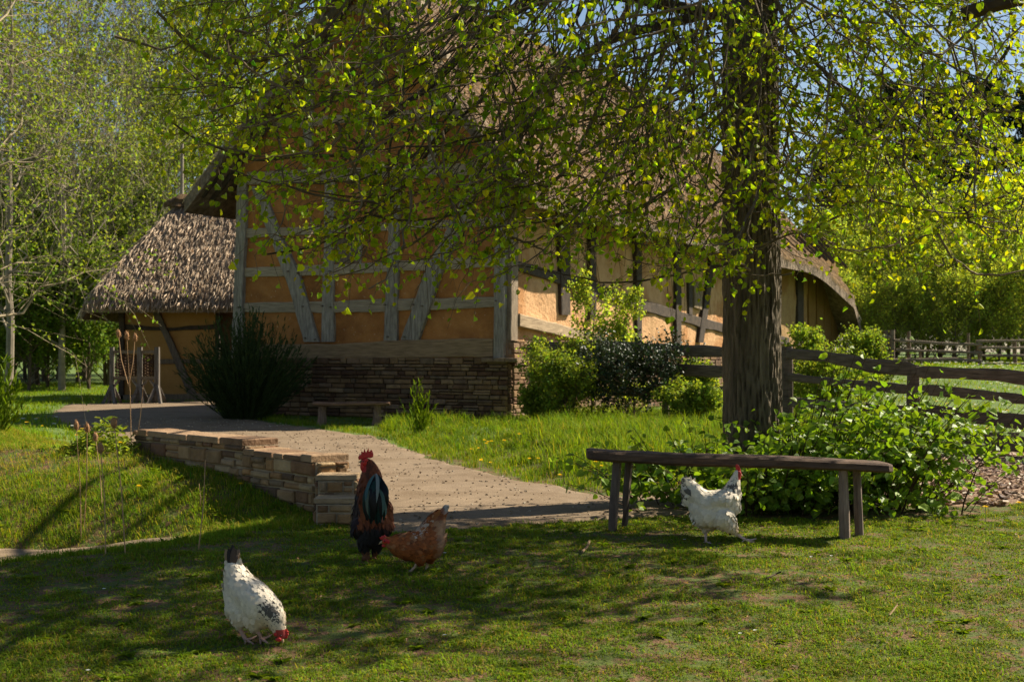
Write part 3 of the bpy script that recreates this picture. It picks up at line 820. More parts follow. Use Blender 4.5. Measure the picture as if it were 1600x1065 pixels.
ab("door_post", [(372, 464, 366, 464), (372, 626, 366, 626)], out=.06)
mb = MB(); mb.box((-6.64, AY + .55, 1.2), (.3, 0, 0), (0, .02, 0), (0, 0, 1.2)); mb.build("doorway_dark_backing", M['dark_wood'], annex)  # dark panel stands in for the shade inside the open doorway
def annex_fz(x, y):
    f = 2.45 + (y - 32.35) * .98
    b = 2.45 + (38.0 - y) * .98
    l = 2.35 + (x + 9.75) * 1.75 - .2 * np.maximum(0, x + 9.3)
    z = np.minimum(np.minimum(f, b), l)
    z = np.minimum(z, 5.12 + .0 * x)
    z = -np.log(np.exp(-(z - 3) * 5) + np.exp(-(5.15 - 3) * 5)) / 5 + 3
    return z
thatch_roof(annex, "thatched_roof", annex_fz, -9.78, -4.6, 32.35, 38.0, 110, 110, 1.0, ((0, 0), (1, 0), (0, 1)), thick=.30, tufts=52000, tl=.24, seed=4, keep=lambda a, c: (c < 35.6), col=(1.1, 1.05, 1))
mb = MB()   # mossy ridge cap
n = 46; k_ = 12
vs = []
for i in range(n):
    x = -8.55 + 3.9 * i / (n - 1)
    for j in range(k_):
        t = math.pi * (j / (k_ - 1)); r = .55 + .08 * noise.noise(Vector((x * 3, j * .7, 0))) 
        e = min(1, (i + 1.5) / 6) ** .5
        vs.append((x, 35.2 - math.cos(t) * r * 1.1 * e, 4.95 + math.sin(t) * r * .62 * e - .15 + .05 * noise.noise(Vector((x * 8, j * 2, 0)))))
mb.add(vs, [(i * k_ + j, i * k_ + j + 1, (i + 1) * k_ + j + 1, (i + 1) * k_ + j) for i in range(n - 1) for j in range(k_ - 1)], (.55, .42, .25))
mb.build("ridge_cap", M['thatch'], annex)
# wooden pole behind the outbuilding
pole = MB(); pole.tube([P(284, 330, 39), P(284, 300, 39), P(284.5, 225, 39)], [.05, .048, .042], 8, wob=.2)
o = pole.build("wooden_pole", M['timber']); setp(o, "thin pale upright pole rising behind the ridge of the outbuilding", "pole")

# ------------------------------------------------------------------ wattle hurdle rack by the outbuilding
RD = 31.0
rk = thing("wattle_rack", "grey timber stand with three posts and woven wattle panels beside the outbuilding", "rack", P(210, 627, RD))
def bx(mb, px0, py0, px1, py1, D, th, col=(1, 1, 1)):
    a = P(px0, py0, D); b = P(px1, py1, D); c = (a + b) / 2
    mb.box(c, (abs(b.x - a.x) / 2, 0, 0), (0, th, 0), (0, 0, abs(a.z - b.z) / 2), col)
for (a, b) in [(172, 178), (215, 222), (242, 249)]:
    mb = MB(); bx(mb, a, 542, b, 626, RD, .05, (.5, .5, .52)); mb.build("post", M['timber'], rk)  # dark blue-grey tint paints in the shade the stand is in
    mb = MB(); m_ = (a + b) / 2
    for sx in (-1, 1):
        p0 = P(m_, 602, RD); p1 = P(m_ + sx * 10, 627.5, RD)
        for yy in (-.25, .25):
            mb.tube([p0 + Vector((0, 0, .05)), Vector((p1.x, p1.y + yy, g1(p1.x, p1.y + yy)))], .045, 4, (.45, .45, .48))
    mb.build("splayed_foot", M['timber'], rk)
for (y0, y1) in [(547, 552), (588, 593)]:
    for (xa, xb) in [(178, 215), (222, 242)]:
        mb = MB(); bx(mb, xa, y0, xb, y1, RD, .04, (.5, .48, .46)); mb.build("crossbar", M['rail_t'], rk)
for (xa, xb) in [(180, 214), (223, 241)]:
    mb = MB()
    for i in range(15):
        y_ = 555 + i * 2.2
        pts_ = [P(xa + (xb - xa) * t, y_ + random.uniform(-.4, .4), RD) + Vector((0, .03 * math.sin(t * 16 + i * 3.14), 0)) for t in np.linspace(0, 1, 9)]
        mb.tube(pts_, .012, 4, (.45, .32, .22))
    for t in np.linspace(.08, .92, 4): mb.tube([P(xa + (xb - xa) * t, 553, RD), P(xa + (xb - xa) * t, 588, RD)], .012, 4, (.4, .3, .2))
    mb.build("wattle_panel", M['leg_wood'], rk)
for (xa, s_) in [(178, 1), (215, -1), (222, 1), (242, -1)]:
    mb = MB(); mb.tube([P(xa + s_ * 8, 593, RD), P(xa, 604, RD)], .03, 4, (.8, .8, .8)); mb.build("knee_brace", M['timber'], rk)

# ------------------------------------------------------------------ retaining wall
wl = thing("stone_retaining_wall", "low sandstone wall stepping down beside the gravel path behind the rooster", "stone wall", (W0[0], W0[1], 0))
rs = random.Random(9)
WU = Vector((WD[0], WD[1], 0)); WL = Vector((WNL[0], WNL[1], 0)); WO = Vector((W0[0], W0[1], 0))
WTC = [(.32, .20, .10), (.38, .25, .13), (.27, .155, .08), (.33, .24, .15), (.22, .12, .07), (.45, .33, .19), (.37, .22, .10), (.16, .10, .06)]
def wall_seg(s0, s1, ztop0, ztop1, zb, name, th=.25, kw=dict(lo=.055, hi=.125, wl=.11, wh=.30, depth=.035)):
    """level courses up to the lowest top, then a tapering course and tilted cap stones"""
    L = s1 - s0; mb = MB(); mo = MB(); cp = MB(); zt = min(ztop0, ztop1); H = zt - zb - .05
    slope = (ztop1 - ztop0) / L
    stones(mb, WO + WU * s1 + Z3 * zb, -WU, Z3, WL, L, H, rnd=rs, cols=WTC, gap=.007, **kw)
    stones(mb, WO + WU * s0 + Z3 * zb, -WL, Z3, -WU, th, ztop0 - zb - .05, rnd=rs, cols=WTC, gap=.007, **kw)
    stones(mb, WO + WU * s1 + Z3 * zb - WL * th, WL, Z3, WU, th, ztop1 - zb - .05, rnd=rs, cols=WTC, gap=.007, **kw)
    stones(mb, WO + WU * s0 - WL * th + Z3 * zb, WU, Z3, -WL, L, H, rnd=rs, cols=WTC, gap=.007, **kw)
    mo.box(WO + WU * (s0 + s1) / 2 - WL * th / 2 + Z3 * (zb + H / 2), WU * (L / 2 - .001), WL * (th / 2 + .010), Z3 * H / 2)
    u = s0
    while u < s1 - .01:
        w_ = min(rs.uniform(.14, .40), s1 - u)
        if s1 - u - w_ < .08: w_ = s1 - u
        cc = rs.choice([(.38, .26, .16), (.30, .19, .11), (.42, .31, .19), (.24, .15, .09)]); h_ = rs.uniform(.016, .026)
        cp.box(WO + WU * (u + w_ / 2) - WL * (th / 2 - rs.uniform(-.006, .01)) + Z3 * (zt - .048 + h_), WU * (w_ / 2 - .005), Z3 * h_, WL * (th / 2 + .035), cc, ch=.008)
        u += w_
    o = mb.build(name, M['stone'], wl); mo.build("mortar", M['mortar'], o)
    cp.build("cap_stones", M['stone'], wl)
s385 = None
def wz(py, s):  # height of wall top seen at row py at distance s along the wall
    D = W0[1] + WD[1] * s; return EYE - (py - HY) / F * D
s385 = .344 * np.linalg.norm(W1 - W0); LWL = np.linalg.norm(W1 - W0)
wall_seg(0, s385, .50, .50, -.25, "wall_section")
wall_seg(s385, LWL, .565, .565, -.25, "wall_section")
# stepped end, running straight towards the viewer
def step_block(xl, y0, y1, zt, wdt, name):
    mb = MB(); zb = -.3; O = Vector((xl, y0, zb)); ex = Vector((1, 0, 0)); ey = Vector((0, 1, 0)); H = zt - zb - .045
    kw = dict(lo=.04, hi=.09, wl=.06, wh=.18, depth=.025, gap=.006, cols=WTC, rnd=rs)
    stones(mb, O, ex, Z3, -ey, wdt, H, **kw)
    stones(mb, O + ey * (y1 - y0), -ey, Z3, -ex, y1 - y0, H, **kw)
    stones(mb, O + ex * wdt, ey, Z3, ex, y1 - y0, H, **kw)
    o = mb.build(name, M['stone'], wl)
    mo = MB(); mo.box(O + ex * wdt / 2 + ey * (y1 - y0) / 2 + Z3 * H / 2, ex * (wdt / 2 + .006), ey * ((y1 - y0) / 2 + .006), Z3 * H / 2); mo.build("mortar", M['mortar'], o)
    cp = MB(); cp.box((xl + wdt * .5, (y0 + y1) / 2, zt - .022), (wdt * .5 + .022, 0, 0), (0, (y1 - y0) / 2 + .012, 0), (0, 0, .016), (.42, .31, .19), ch=.01)
    cp.build("cap_stones", M['stone'], wl)
step_block(-1.365, 10.06, 10.33, EYE - (741 - HY) / F * 10.06, .24, "step_block")
step_block(-1.335, 9.74, 10.045, EYE - (777 - HY) / F * 9.74, .24, "step_block")

# ------------------------------------------------------------------ benches
def plank_bench():
    o = thing("log_bench", "long low bench of one thick dark plank in front of the leafy bush", "bench", (1.3, 9.4, .1))
    mb = MB(); n = 60; k = 10; vs = []
    for i in range(n):
        t = i / (n - 1); px = 917 + (1388 - 917) * t; D = 9.55 - .35 * t
        yt = 701 + 20.5 * t + 1.2 * math.sin(t * 7); th = 15.5 + 1.5 * math.sin(t * 4)
        c = P(px, yt + th / 2, D); hz = th / 2 / F * D; hy = .15
        e = 1.0 if 0 < i < n - 1 else .8
        prof = [(-1, -.55), (-.95, .55), (-.8, 1), (0, 1.08), (.8, 1), (.95, .6), (1, -.55), (.8, -1), (0, -1), (-.8, -1)]
        for j, (a, b) in enumerate(prof):
            q = .004 * noise.noise(Vector((px * .02, j * 1.3, 0))) + .002 * noise.noise(Vector((px * .15, j * 2.1, 4)))
            vs.append(c + Vector((0, a * hy * e + q * 2, b * hz * e + q)))
    fs = [(i * k + j, (i + 1) * k + j, (i + 1) * k + (j + 1) % k, i * k + (j + 1) % k) for i in range(n - 1) for j in range(k)]
    fs += [tuple(range(k)), tuple((n - 1) * k + j for j in range(k - 1, -1, -1))]
    mb.add(vs, fs); mb.build("seat", M['bench_wood'], o)
    for (xt, xb, w0, w1, yt, yb, D, c) in [(965, 957, 13, 13.5, 712, 815, 9.46, .75), (983, 976, 11, 11, 712, 813, 9.62, .6), (1317, 1320, 13, 16, 728, 838, 9.18, 1.25), (1338, 1343, 11.5, 12.5, 730, 836, 9.30, 1.0)]:
        mb = MB(); p0 = P(xt, yt, D); p1 = P(xb, yb, D)
        pts_ = [p0.lerp(p1, t) for t in (0, .33, .66, 1)]
        pts_[-1].z = min(pts_[-1].z, g1(p1.x, p1.y) - .02)
        r0 = w0 / 2 / F * D * 1.1; r1 = w1 / 2 / F * D * 1.1
        mb.tube(pts_, [r0, r0 * 1.03, r1 * 1.02, r1], 7, (c, c, c), wob=.12); mb.build("leg", M['leg_wood'], o)
plank_bench()
o = thing("log_bench", "small bench on two stout log legs against the stone base of the house", "bench", P(550, 665, 22.6))
mb = MB(); D = 22.6
n = 20; vs = []; k = 8
for i in range(n):
    t = i / (n - 1); c = P(490 + 120 * t, 630.5 + .6 * math.sin(t * 5), D)
    for j in range(k):
        a = 2 * math.pi * j / k + .4
        vs.append(c + Vector((0, .16 * math.cos(a), .034 * math.sin(a) + .004 * noise.noise(Vector((i * .4, j, 0))))))
mb.add(vs, [(i * k + j, (i + 1) * k + j, (i + 1) * k + (j + 1) % k, i * k + (j + 1) % k) for i in range(n - 1) for j in range(k)] + [tuple(range(k)), tuple((n - 1) * k + j for j in range(k - 1, -1, -1))], (2.2, 2.0, 1.8))
mb.build("seat", M['bench_wood'], o)
for px in (503.5, 590):
    mb = MB(); p0 = P(px, 633, D); mb.tube([p0, p0 - Z3 * .2, Vector((p0.x - .02, p0.y, g1(p0.x, p0.y) - .05))], [.065, .072, .085], 9, (1.3, 1.15, 1.05), wob=.15); mb.build("leg", M['leg_wood'], o)

# ------------------------------------------------------------------ fences
def FD(px): return float(np.interp(px, [820, 1130, 1230, 1427, 1600, 1750], [22.6, 20.4, 18.9, 17.0, 15.6, 14.6]))
def rail_obj(parent, pts, dfn, name="rail", th=.045, col=(1, 1, 1), m='fence_wood'):
    n = 26; xs = np.linspace(pts[0][0], pts[-1][0], n); yt = np.interp(xs, [p[0] for p in pts], [p[1] for p in pts]); yb = np.interp(xs, [p[0] for p in pts], [p[2] for p in pts])
    vs = []; k = 8
    for i, px in enumerate(xs):
        D = dfn(px); j1 = 1.5 * noise.noise(Vector((px * .035, yt[0], 0))); j2 = 1.5 * noise.noise(Vector((px * .03, yb[0], 7)))
        a = P(px, yt[i] + j1, D); b = P(px, yb[i] + j2, D); e = .7 if i in (0, n - 1) else 1
        c = (a + b) / 2; h = (a.z - b.z) / 2 * e
        for (u, v) in [(-1, -.7), (-1, .6), (-.5, 1), (.5, 1), (1, .6), (1, -.7), (.5, -1), (-.5, -1)]:
            vs.append(c + Vector((0, u * th * e, v * h + .004 * noise.noise(Vector((px * .1, u * 3, v * 3))))))
    fs = [(i * k + j, (i + 1) * k + j, (i + 1) * k + (j + 1) % k, i * k + (j + 1) % k) for i in range(n - 1) for j in range(k)] + [tuple(range(k)), tuple((n - 1) * k + j for j in range(k - 1, -1, -1))]
    mb = MB(); mb.add(vs, fs, col); return mb.build(name, M[m], parent)
f1 = thing("split_rail_fence", "dark split rail fence with broad wavy boards running from the house corner behind the tree", "fence", (4.8, 17, .1))
for pts in [[(824, 535, 558), (945, 532, 555), (1040, 537, 556), (1135, 541, 559)], [(824, 576, 593), (900, 577, 592), (1020, 567, 586), (1135, 571, 590)], [(826, 607, 620), (930, 606, 619), (1135, 603, 618)],
            [(1135, 541, 558), (1225, 543, 560), (1296, 549, 566), (1364, 560, 583), (1430, 566, 588)], [(1225, 582, 594), (1310, 591, 603), (1420, 600, 617)], [(1235, 620, 636), (1330, 628, 645), (1425, 634, 652)], [(1240, 655, 672), (1422, 668, 690)],
            [(1431, 570, 590), (1500, 575, 592), (1560, 575, 595), (1600, 580, 602), (1720, 590, 612)], [(1440, 599, 617), (1520, 607, 623), (1600, 616, 631), (1720, 626, 641)], [(1436, 630, 650), (1520, 639, 661), (1600, 647, 671), (1720, 655, 680)], [(1432, 670, 697), (1520, 674, 703), (1600, 676, 706), (1720, 684, 715)]]:
    c = random.uniform(.8, 1.15); rail_obj(f1, pts, FD, col=(c, c, c))
for px, yt in [(832, 560), (1040, 556), (1230, 545), (1427, 574), (1640, 590)]:
    D = FD(px) + .07; mb = MB(); p0 = P(px, yt - 4, D); pr_ = .05 if px in (832, 1040) else .075; mb.tube([p0, p0 - Z3 * .4, Vector((p0.x, p0.y, g1(p0.x, p0.y) - .2))], [pr_, pr_ * 1.05, pr_ * 1.1], 8, (.8, .8, .8), wob=.2); mb.build("post", M['fence_wood'], f1)
f2 = thing("paddock_fence", "thin pale pole fence far across the right meadow in front of the green shrubs", "fence", P(1450, 570, 39))
for pts in [[(1318, 521, 525), (1392, 524, 529)], [(1397, 529, 534), (1470, 534, 539), (1535, 536, 540)], [(1400, 544, 549), (1470, 547, 551), (1535, 549, 553)], [(1350, 561, 565), (1490, 558, 563), (1535, 562, 566)], [(1525, 531, 535), (1660, 529, 533)], [(1528, 541, 545), (1660, 541, 545)], [(1530, 553, 557), (1660, 554, 558)], [(1530, 566, 569), (1660, 567, 570)]]:
    c = random.uniform(1.2, 1.8); rail_obj(f2, pts, lambda p: 39, th=.03, col=(c, c, c))
for (x0, y0, x1, y1, w_) in [(1393, 515, 1393, 568, .09), (1384, 516, 1384, 570, .07), (1361, 513, 1355, 572, .05), (1420, 517, 1421, 570, .05), (1437, 545, 1440, 575, .04), (1529, 536, 1532, 578, .06), (1585, 531, 1586, 578, .06), (1513, 520, 1513, 560, .04), (1332, 515, 1332, 570, .06), (1650, 531, 1650, 580, .06)]:
    p0 = P(x0, y0, 39.1); p1 = P(x1, y1, 39.1); p1.z = min(p1.z, g1(p1.x, p1.y) - .1)
    mb = MB(); mb.tube([p0, p0.lerp(p1, .5), p1], w_, 7, (1.3, 1.3, 1.3), wob=.2); mb.build("post", M['fence_wood'], f2)

# ------------------------------------------------------------------ main linden tree
TX, TY = 1.93, 11.4
tree = thing("linden_tree", "big linden tree with furrowed dark trunk and drooping young leaves behind the long bench", "tree", (TX, TY, .1))
nr_, nk = 300, 110
zz = np.linspace(-.1, 6.5, nr_); th = np.linspace(0, 2 * np.pi, nk, endpoint=False)
TH, ZZ_ = np.meshgrid(th, zz)
r = .222 * (1 + .18 * np.exp(-(ZZ_ + .1) * 3.2) - .028 * np.clip(ZZ_ - 2, 0, 5))
r = r * (1 + .03 * np.sin(TH * 3 + ZZ_ * .4) + .02 * np.sin(TH * 5 - ZZ_ * .7))
warp = 1.5 * (VN(TH * 1.5, ZZ_ * 2.6) - .5)
rid = np.abs(np.sin(TH * 19 + warp * 3.4 + 3.6 * (VN2(TH * 3.2, ZZ_ * 1.8)) + 1.6 * VN(TH * 8, ZZ_ * 6))) ** .7
cr = VN3((TH * 9) % 64, ZZ_ * 4.2 + VN(TH * 3, ZZ_) * 2)
r = r + .020 * (rid - .5) * (.3 + 1.2 * cr) + .014 * (VN2((TH * 20) % 64, ZZ_ * 14) - .5) + .012 * (VN3((TH * 7) % 64, ZZ_ * 8 + 3 * VN(TH * 4, ZZ_ * 2)) - .5) + .006 * (VN((TH * 40) % 64, ZZ_ * 30) - .5)
def lean(z): return -.03 * (z - 1) / 3, 0 * z
lx_, ly_ = lean(ZZ_)
Vt = np.stack([TX + lx_ + r * np.cos(TH), TY + ly_ + r * np.sin(TH), ZZ_], -1).reshape(-1, 3)
idx = np.arange(nr_ * nk).reshape(nr_, nk); rr_ = np.roll(idx, -1, 1)
Qt = np.stack([idx[:-1], rr_[:-1], rr_[1:], idx[1:]], -1).reshape(-1, 4)
rv = (rid * (.6 + .4 * cr))[:-1].reshape(-1, 1)
Ct = (.75 + .6 * rv) * np.array([[1, .98, .95]])
link_mesh("trunk", np_mesh("trunk", Vt, [Qt], [Ct], False), M['bark'], tree)

lr = np.random.default_rng(99)
branch = NB(); twig = NB(); crown = NB()
def bez(p0, p1, p2, n):
    t = np.linspace(0, 1, n)[:, None]; return p0 * (1 - t) ** 2 + 2 * p1 * t * (1 - t) + p2 * t * t
# limbs
limb_pts = []
for i in range(15):
    az = i * 2.399 + lr.uniform(-.3, .3); z0 = lr.uniform(3.7, 6.4); Lr = lr.uniform(3.2, 6.0)
    p0 = np.array([TX, TY, z0]); p2 = p0 + np.array([math.cos(az) * Lr, math.sin(az) * Lr, lr.uniform(-.9, .8)])
    if p2[1] < 5.5: p2[1] = 5.5
    p1 = (p0 + p2) / 2 + np.array([0, 0, lr.uniform(.8, 1.6)])
    ln = bez(p0, p1, p2, 16); ln += np.cumsum(lr.normal(0, .03, (16, 3)), 0)
    rad = np.linspace(lr.uniform(.05, .08), .015, 16)
    V_, Q_ = tubes_arrays(ln[None], rad[None], 8); branch.add(V_, Q_, (.55, .5, .45)); limb_pts.append(ln)
# vertical leader
ln = np.stack([np.linspace(TX - .15, TX - .3, 12), np.full(12, TY), np.linspace(6.3, 10.5, 12)], 1)
V_, Q_ = tubes_arrays(ln[None], np.linspace(.17, .04, 12)[None], 10); branch.add(V_, Q_, (.55, .5, .45))
# branches placed where the photograph shows them
def photo_branch(pts, D0, D1, r0, r1, col=(.9, .85, .7)):
    n = len(pts); P3 = np.array([P(x, y, D0 + (D1 - D0) * i / (n - 1)) for i, (x, y) in enumerate(pts)])
    t = np.linspace(0, n - 1, n * 6); ln = np.stack([np.interp(t, np.arange(n), P3[:, i]) for i in range(3)], 1)
    for _ in range(3): ln[1:-1] = (ln[:-2] + ln[1:-1] * 2 + ln[2:]) / 4
    ln = ln + np.array([[noise.noise(Vector((q[0] * 3, q[1] * 3, q[2] * 3 + j * 9))) * .02 for j in range(3)] for q in ln])
    V_, Q_ = tubes_arrays(ln[None], np.linspace(r0, r1, len(ln))[None], 7); branch.add(V_, Q_, col); return ln
PB = []
PB.append(photo_branch([(640, -60), (560, -20), (540, 0), (483, 57), (436, 84), (388, 100), (338, 95), (297, 71), (270, 44), (243, 18)], 10, 9.2, .035, .010, (1.0, .95, .7)))
PB.append(photo_branch([(610, -40), (603, 0), (603, 68), (580, 170), (564, 237), (545, 290)], 10, 9.8, .022, .008, (1.2, 1.15, .9)))
PB.append(photo_branch([(1010, -30), (983, 60), (935, 169), (905, 243), (868, 284), (844, 297), (817, 294), (767, 270)], 10, 9.2, .018, .007, (1.1, 1.0, .85)))
PB.append(photo_branch([(905, -40), (915, 0), (936, 74), (996, 159), (1057, 220), (1110, 300)], 9.6, 9.2, .014, .006, (1.1, 1.0, .85)))
PB.append(photo_branch([(1200, -40), (1219, 20), (1263, 84), (1307, 132), (1330, 142), (1347, 196), (1381, 243), (1398, 277)], 11, 10, .020, .008))
PB.append(photo_branch([(1090, -30), (1100, 68), (1128, 189), (1144, 250), (1202, 280), (1240, 300)], 10, 9.8, .013, .006))
PB.append(photo_branch([(1560, -40), (1590, 60), (1520, 150), (1516, 200), (1530, 250), (1500, 330)], 11, 10.5, .015, .007, (.5, .45, .4)))
PB.append(photo_branch([(1150, 30), (900, -20), (760, 30), (700, 110), (640, 160), (590, 190), (540, 250)], 12, 10.5, .055, .010, (.35, .3, .26)))
PB.append(photo_branch([(1150, 10), (960, 60), (860, 120), (800, 190), (760, 260), (700, 330)], 12, 10.8, .045, .009, (.35, .3, .26)))
PB.append(photo_branch([(540, 245), (470, 243), (400, 250), (350, 235), (300, 215), (270, 190)], 9.6, 9.2, .012, .006, (.6, .55, .45)))
PB.append(photo_branch([(760, 150), (700, 200), (620, 300), (560, 350), (480, 390), (420, 400)], 10.4, 9.5, .014, .006, (.45, .4, .35)))
PB.append(photo_branch([(560, 330), (640, 345), (760, 330), (850, 310)], 9.7, 9.4, .010, .005, (.5, .45, .4)))
PB.append(photo_branch([(1500, 20), (1640, -10)], 9.4, 9.2, .05, .05, (.35, .3, .25)))
# drooping secondaries whose tips fill the canopy down to its lower rim
LBX = [150, 215, 260, 330, 400, 470, 560, 640, 760, 860, 950, 1040, 1130, 1230, 1330, 1420, 1500, 1600, 1750]
LBY = [40, 120, 230, 300, 400, 440, 450, 450, 440, 420, 415, 450, 430, 400, 420, 440, 410, 420, 420]
sec = []; nsec = 520
tries = 0
while len(sec) < nsec and tries < 50000:
    tries += 1
    px = lr.uniform(225, 1700); lo = np.interp(px, LBX, LBY); D = lr.uniform(8.3, 12.0) if px > 900 else lr.uniform(8.2, 10.2)
    u = lr.random() ** .62
    py = lo - (lo + 140) * (1 - u)
    if 225 < px < 500 and lr.random() < .3: continue
    if 1115 < px < 1235 and D < 12 and lr.random() < .6: continue
    if 480 < px < 1080 and py < 260 and lr.random() < .38: continue
    if 480 < px < 760 and py > 120 and lr.random() < .3: continue
    if px > 1230 and py > 330 and lr.random() < .5: continue
    e = np.array(P(px, py, D))
    tw = np.array([TX - e[0], TY - e[1]]); dd = np.linalg.norm(tw) + 1e-6; tw = tw / dd
    L = lr.uniform(.7, 1.7)
    st = e + np.array([tw[0] * L * lr.uniform(.2, 1.3), tw[1] * L * lr.uniform(.2, .8), lr.uniform(.15, 1.25)]) + lr.normal(0, .42, 3) * np.array([1, .6, .5])
    c = st * .45 + e * .55 + np.array([tw[0] * .25, tw[1] * .25, -lr.uniform(-.1, .35)])
    if lr.random() < .35: e[2] += .15
    ln = bez(st, c, e, 14); ln += np.cumsum(lr.normal(0, .012, (14, 3)), 0)
    sec.append(ln)
sec = np.array(sec)
rd = np.linspace(1, .3, 14)[None] * lr.uniform(.005, .012, (len(sec), 1))
V_, Q_ = tubes_arrays(sec, rd, 4)
cb = np.repeat(lr.uniform(.5, 1.2, (len(sec), 1)) * np.array([[1, .93, .82]]), 13 * 4, 0)
branch.add(V_, Q_, cb)
# parallel dark water shoots that sweep down left and straight down, upper middle
sh = []
for i in range(120):
    px = lr.uniform(600, 1120) if i < 110 else lr.uniform(1230, 1600); py = lr.uniform(60, 230) if px < 800 else lr.uniform(40, 300)
    D = lr.uniform(9.5, 12); e = np.array(P(px, py, D)); sl_ = (.75 if px < 800 else lr.uniform(-.4, .55))
    L = lr.uniform(.6, 1.3); st = e + np.array([L * sl_, .1, L]); sh.append(bez(st, (st + e) / 2 + lr.normal(0, .06, 3) + np.array([0.1, 0, -.1]), e, 8))
sh = np.array(sh); V_, Q_ = tubes_arrays(sh, np.linspace(1, .4, 8)[None] * lr.uniform(.005, .012, (len(sh), 1)), 4); branch.add(V_, Q_, (.3, .26, .22))
# twigs and leaves
def leafy(ln, every=.075, start=.15, tl=(.08, .38), ls=(.030, .052), nmax=400):
    seg = np.linalg.norm(np.diff(ln, axis=0), axis=1); cum = np.r_[0, np.cumsum(seg)]; L = cum[-1]
    m = int(L * (1 - start) / every)
    if m < 1: return None
    t = L * start + (L * (1 - start)) * (np.arange(m) + lr.random(m)) / m
    b = np.stack([np.interp(t, cum, ln[:, i]) for i in range(3)], 1)
    ax = unit(ln[np.clip(np.searchsorted(cum, t), 1, len(ln) - 1)] - ln[np.clip(np.searchsorted(cum, t), 1, len(ln) - 1) - 1])
    d = unit(ax * .55 + lr.normal(0, .62, (m, 3)) + np.array([0, 0, -.12]))
    tlg = lr.uniform(*tl, m)
    return b, d, tlg
Bs, Ds, Ls = [], [], []
for ln in list(sec) + PB:
    r_ = leafy(ln)
    if r_: Bs.append(r_[0]); Ds.append(r_[1]); Ls.append(r_[2])
B_ = np.concatenate(Bs); D_ = np.concatenate(Ds); L_ = np.concatenate(Ls)[:, None]
mid = B_ + D_ * L_ * .55 + lr.normal(0, .012, B_.shape); end = B_ + D_ * L_ - np.array([0, 0, 1]) * L_ * .18
tw = np.stack([B_, mid, end], 1); V_, Q_ = tubes_arrays(tw, np.tile([[.0024, .0019, .0012]], (len(tw), 1)), 3)
twig.add(V_, Q_, np.repeat(lr.uniform(.5, 1.2, (len(tw), 1)) * np.array([[1, .85, .6]]), 6, 0))
nl = 4
f = np.array([.35, .6, .82, 1.0])
pos = (B_[:, None] * (1 - f)[None, :, None] + (B_ + D_ * L_)[:, None] * f[None, :, None]); pos[:, :, 2] -= (L_ * .18) * (f ** 2)[None]
pos = pos.reshape(-1, 3) + lr.normal(0, .008, (len(B_) * nl, 3))
kp = (lr.random(len(pos)) < np.where(pos[:, 0] / pos[:, 1] < .09, .74, .84)) & ~((pos[:, 1] - .51 * pos[:, 2] > np.where(pos[:, 0] - .99 * pos[:, 2] < -1, 9.4, 9.9)) & (pos[:, 0] - .99 * pos[:, 2] < .8) & (lr.random(len(pos)) < .75)); pos = pos[kp]; n = len(pos)
dl = unit(np.repeat(D_, nl, 0)[kp] * .5 + lr.normal(0, .6, (n, 3)) + np.array([0, 0, -.6]))
nl_ = unit(lr.normal(0, 1, (n, 3)) + np.array([0, -.3, .35]))
gcol = tints(n, .5, 1.5, .16, lr); yl = lr.random(n) < .10; gcol[yl] = gcol[yl] * np.array([1.3, 1.15, 1.0])
sz = lr.uniform(.026, .052, n) * np.clip(lr.normal(1, .15, n), .6, 1.4)
crown.leaves(pos, dl, nl_, sz, gcol, wid=1.0, fold=.45, curl=.3)
# reddish bud scales at leaf bases
kb = lr.random(n) < .3; pb = pos[kb]; crown.leaves(pb, dl[kb], nl_[kb][:, [1, 2, 0]], np.full(len(pb), .012), np.tile([[3.2, 1.1, 1.0]], (len(pb), 1)), wid=.5)
# upper crown (above the frame) that throws the dappled shade
N2 = 10000
cx = lr.normal(0, 1, (N2, 3)); cx = unit(cx) * (lr.random((N2, 1)) ** .45)
pu = cx * np.array([3.9, 1.7, 1.8]) + np.array([4.0, 11.0, 6.2])
cl = fbm(pu[:, 0] + 3, pu[:, 1], .8) * .5 + fbm(pu[:, 1] + 11, pu[:, 2], .9) * .5
k = (cl > .44) & (pu[:, 2] > 4.45) & ~((pu[:, 1] - .51 * pu[:, 2] > 9.3) & (pu[:, 0] - .99 * pu[:, 2] < .5)) & ~((pu[:, 0] > 5.2) & (lr.random(N2) < .6)); pu = pu[k]; n = len(pu)
crown.leaves(pu, unit(lr.normal(0, .5, (n, 3)) + np.array([0, 0, -.7])), rdir(n, lr), lr.uniform(.07, .12, n), tints(n, .7, 1.2, .1, lr), wid=1.0, fold=.3)
branch.build("branches", M['twig'], tree); twig.build("twigs", M['twig'], tree); crown.build("crown", M['leaf'], tree)

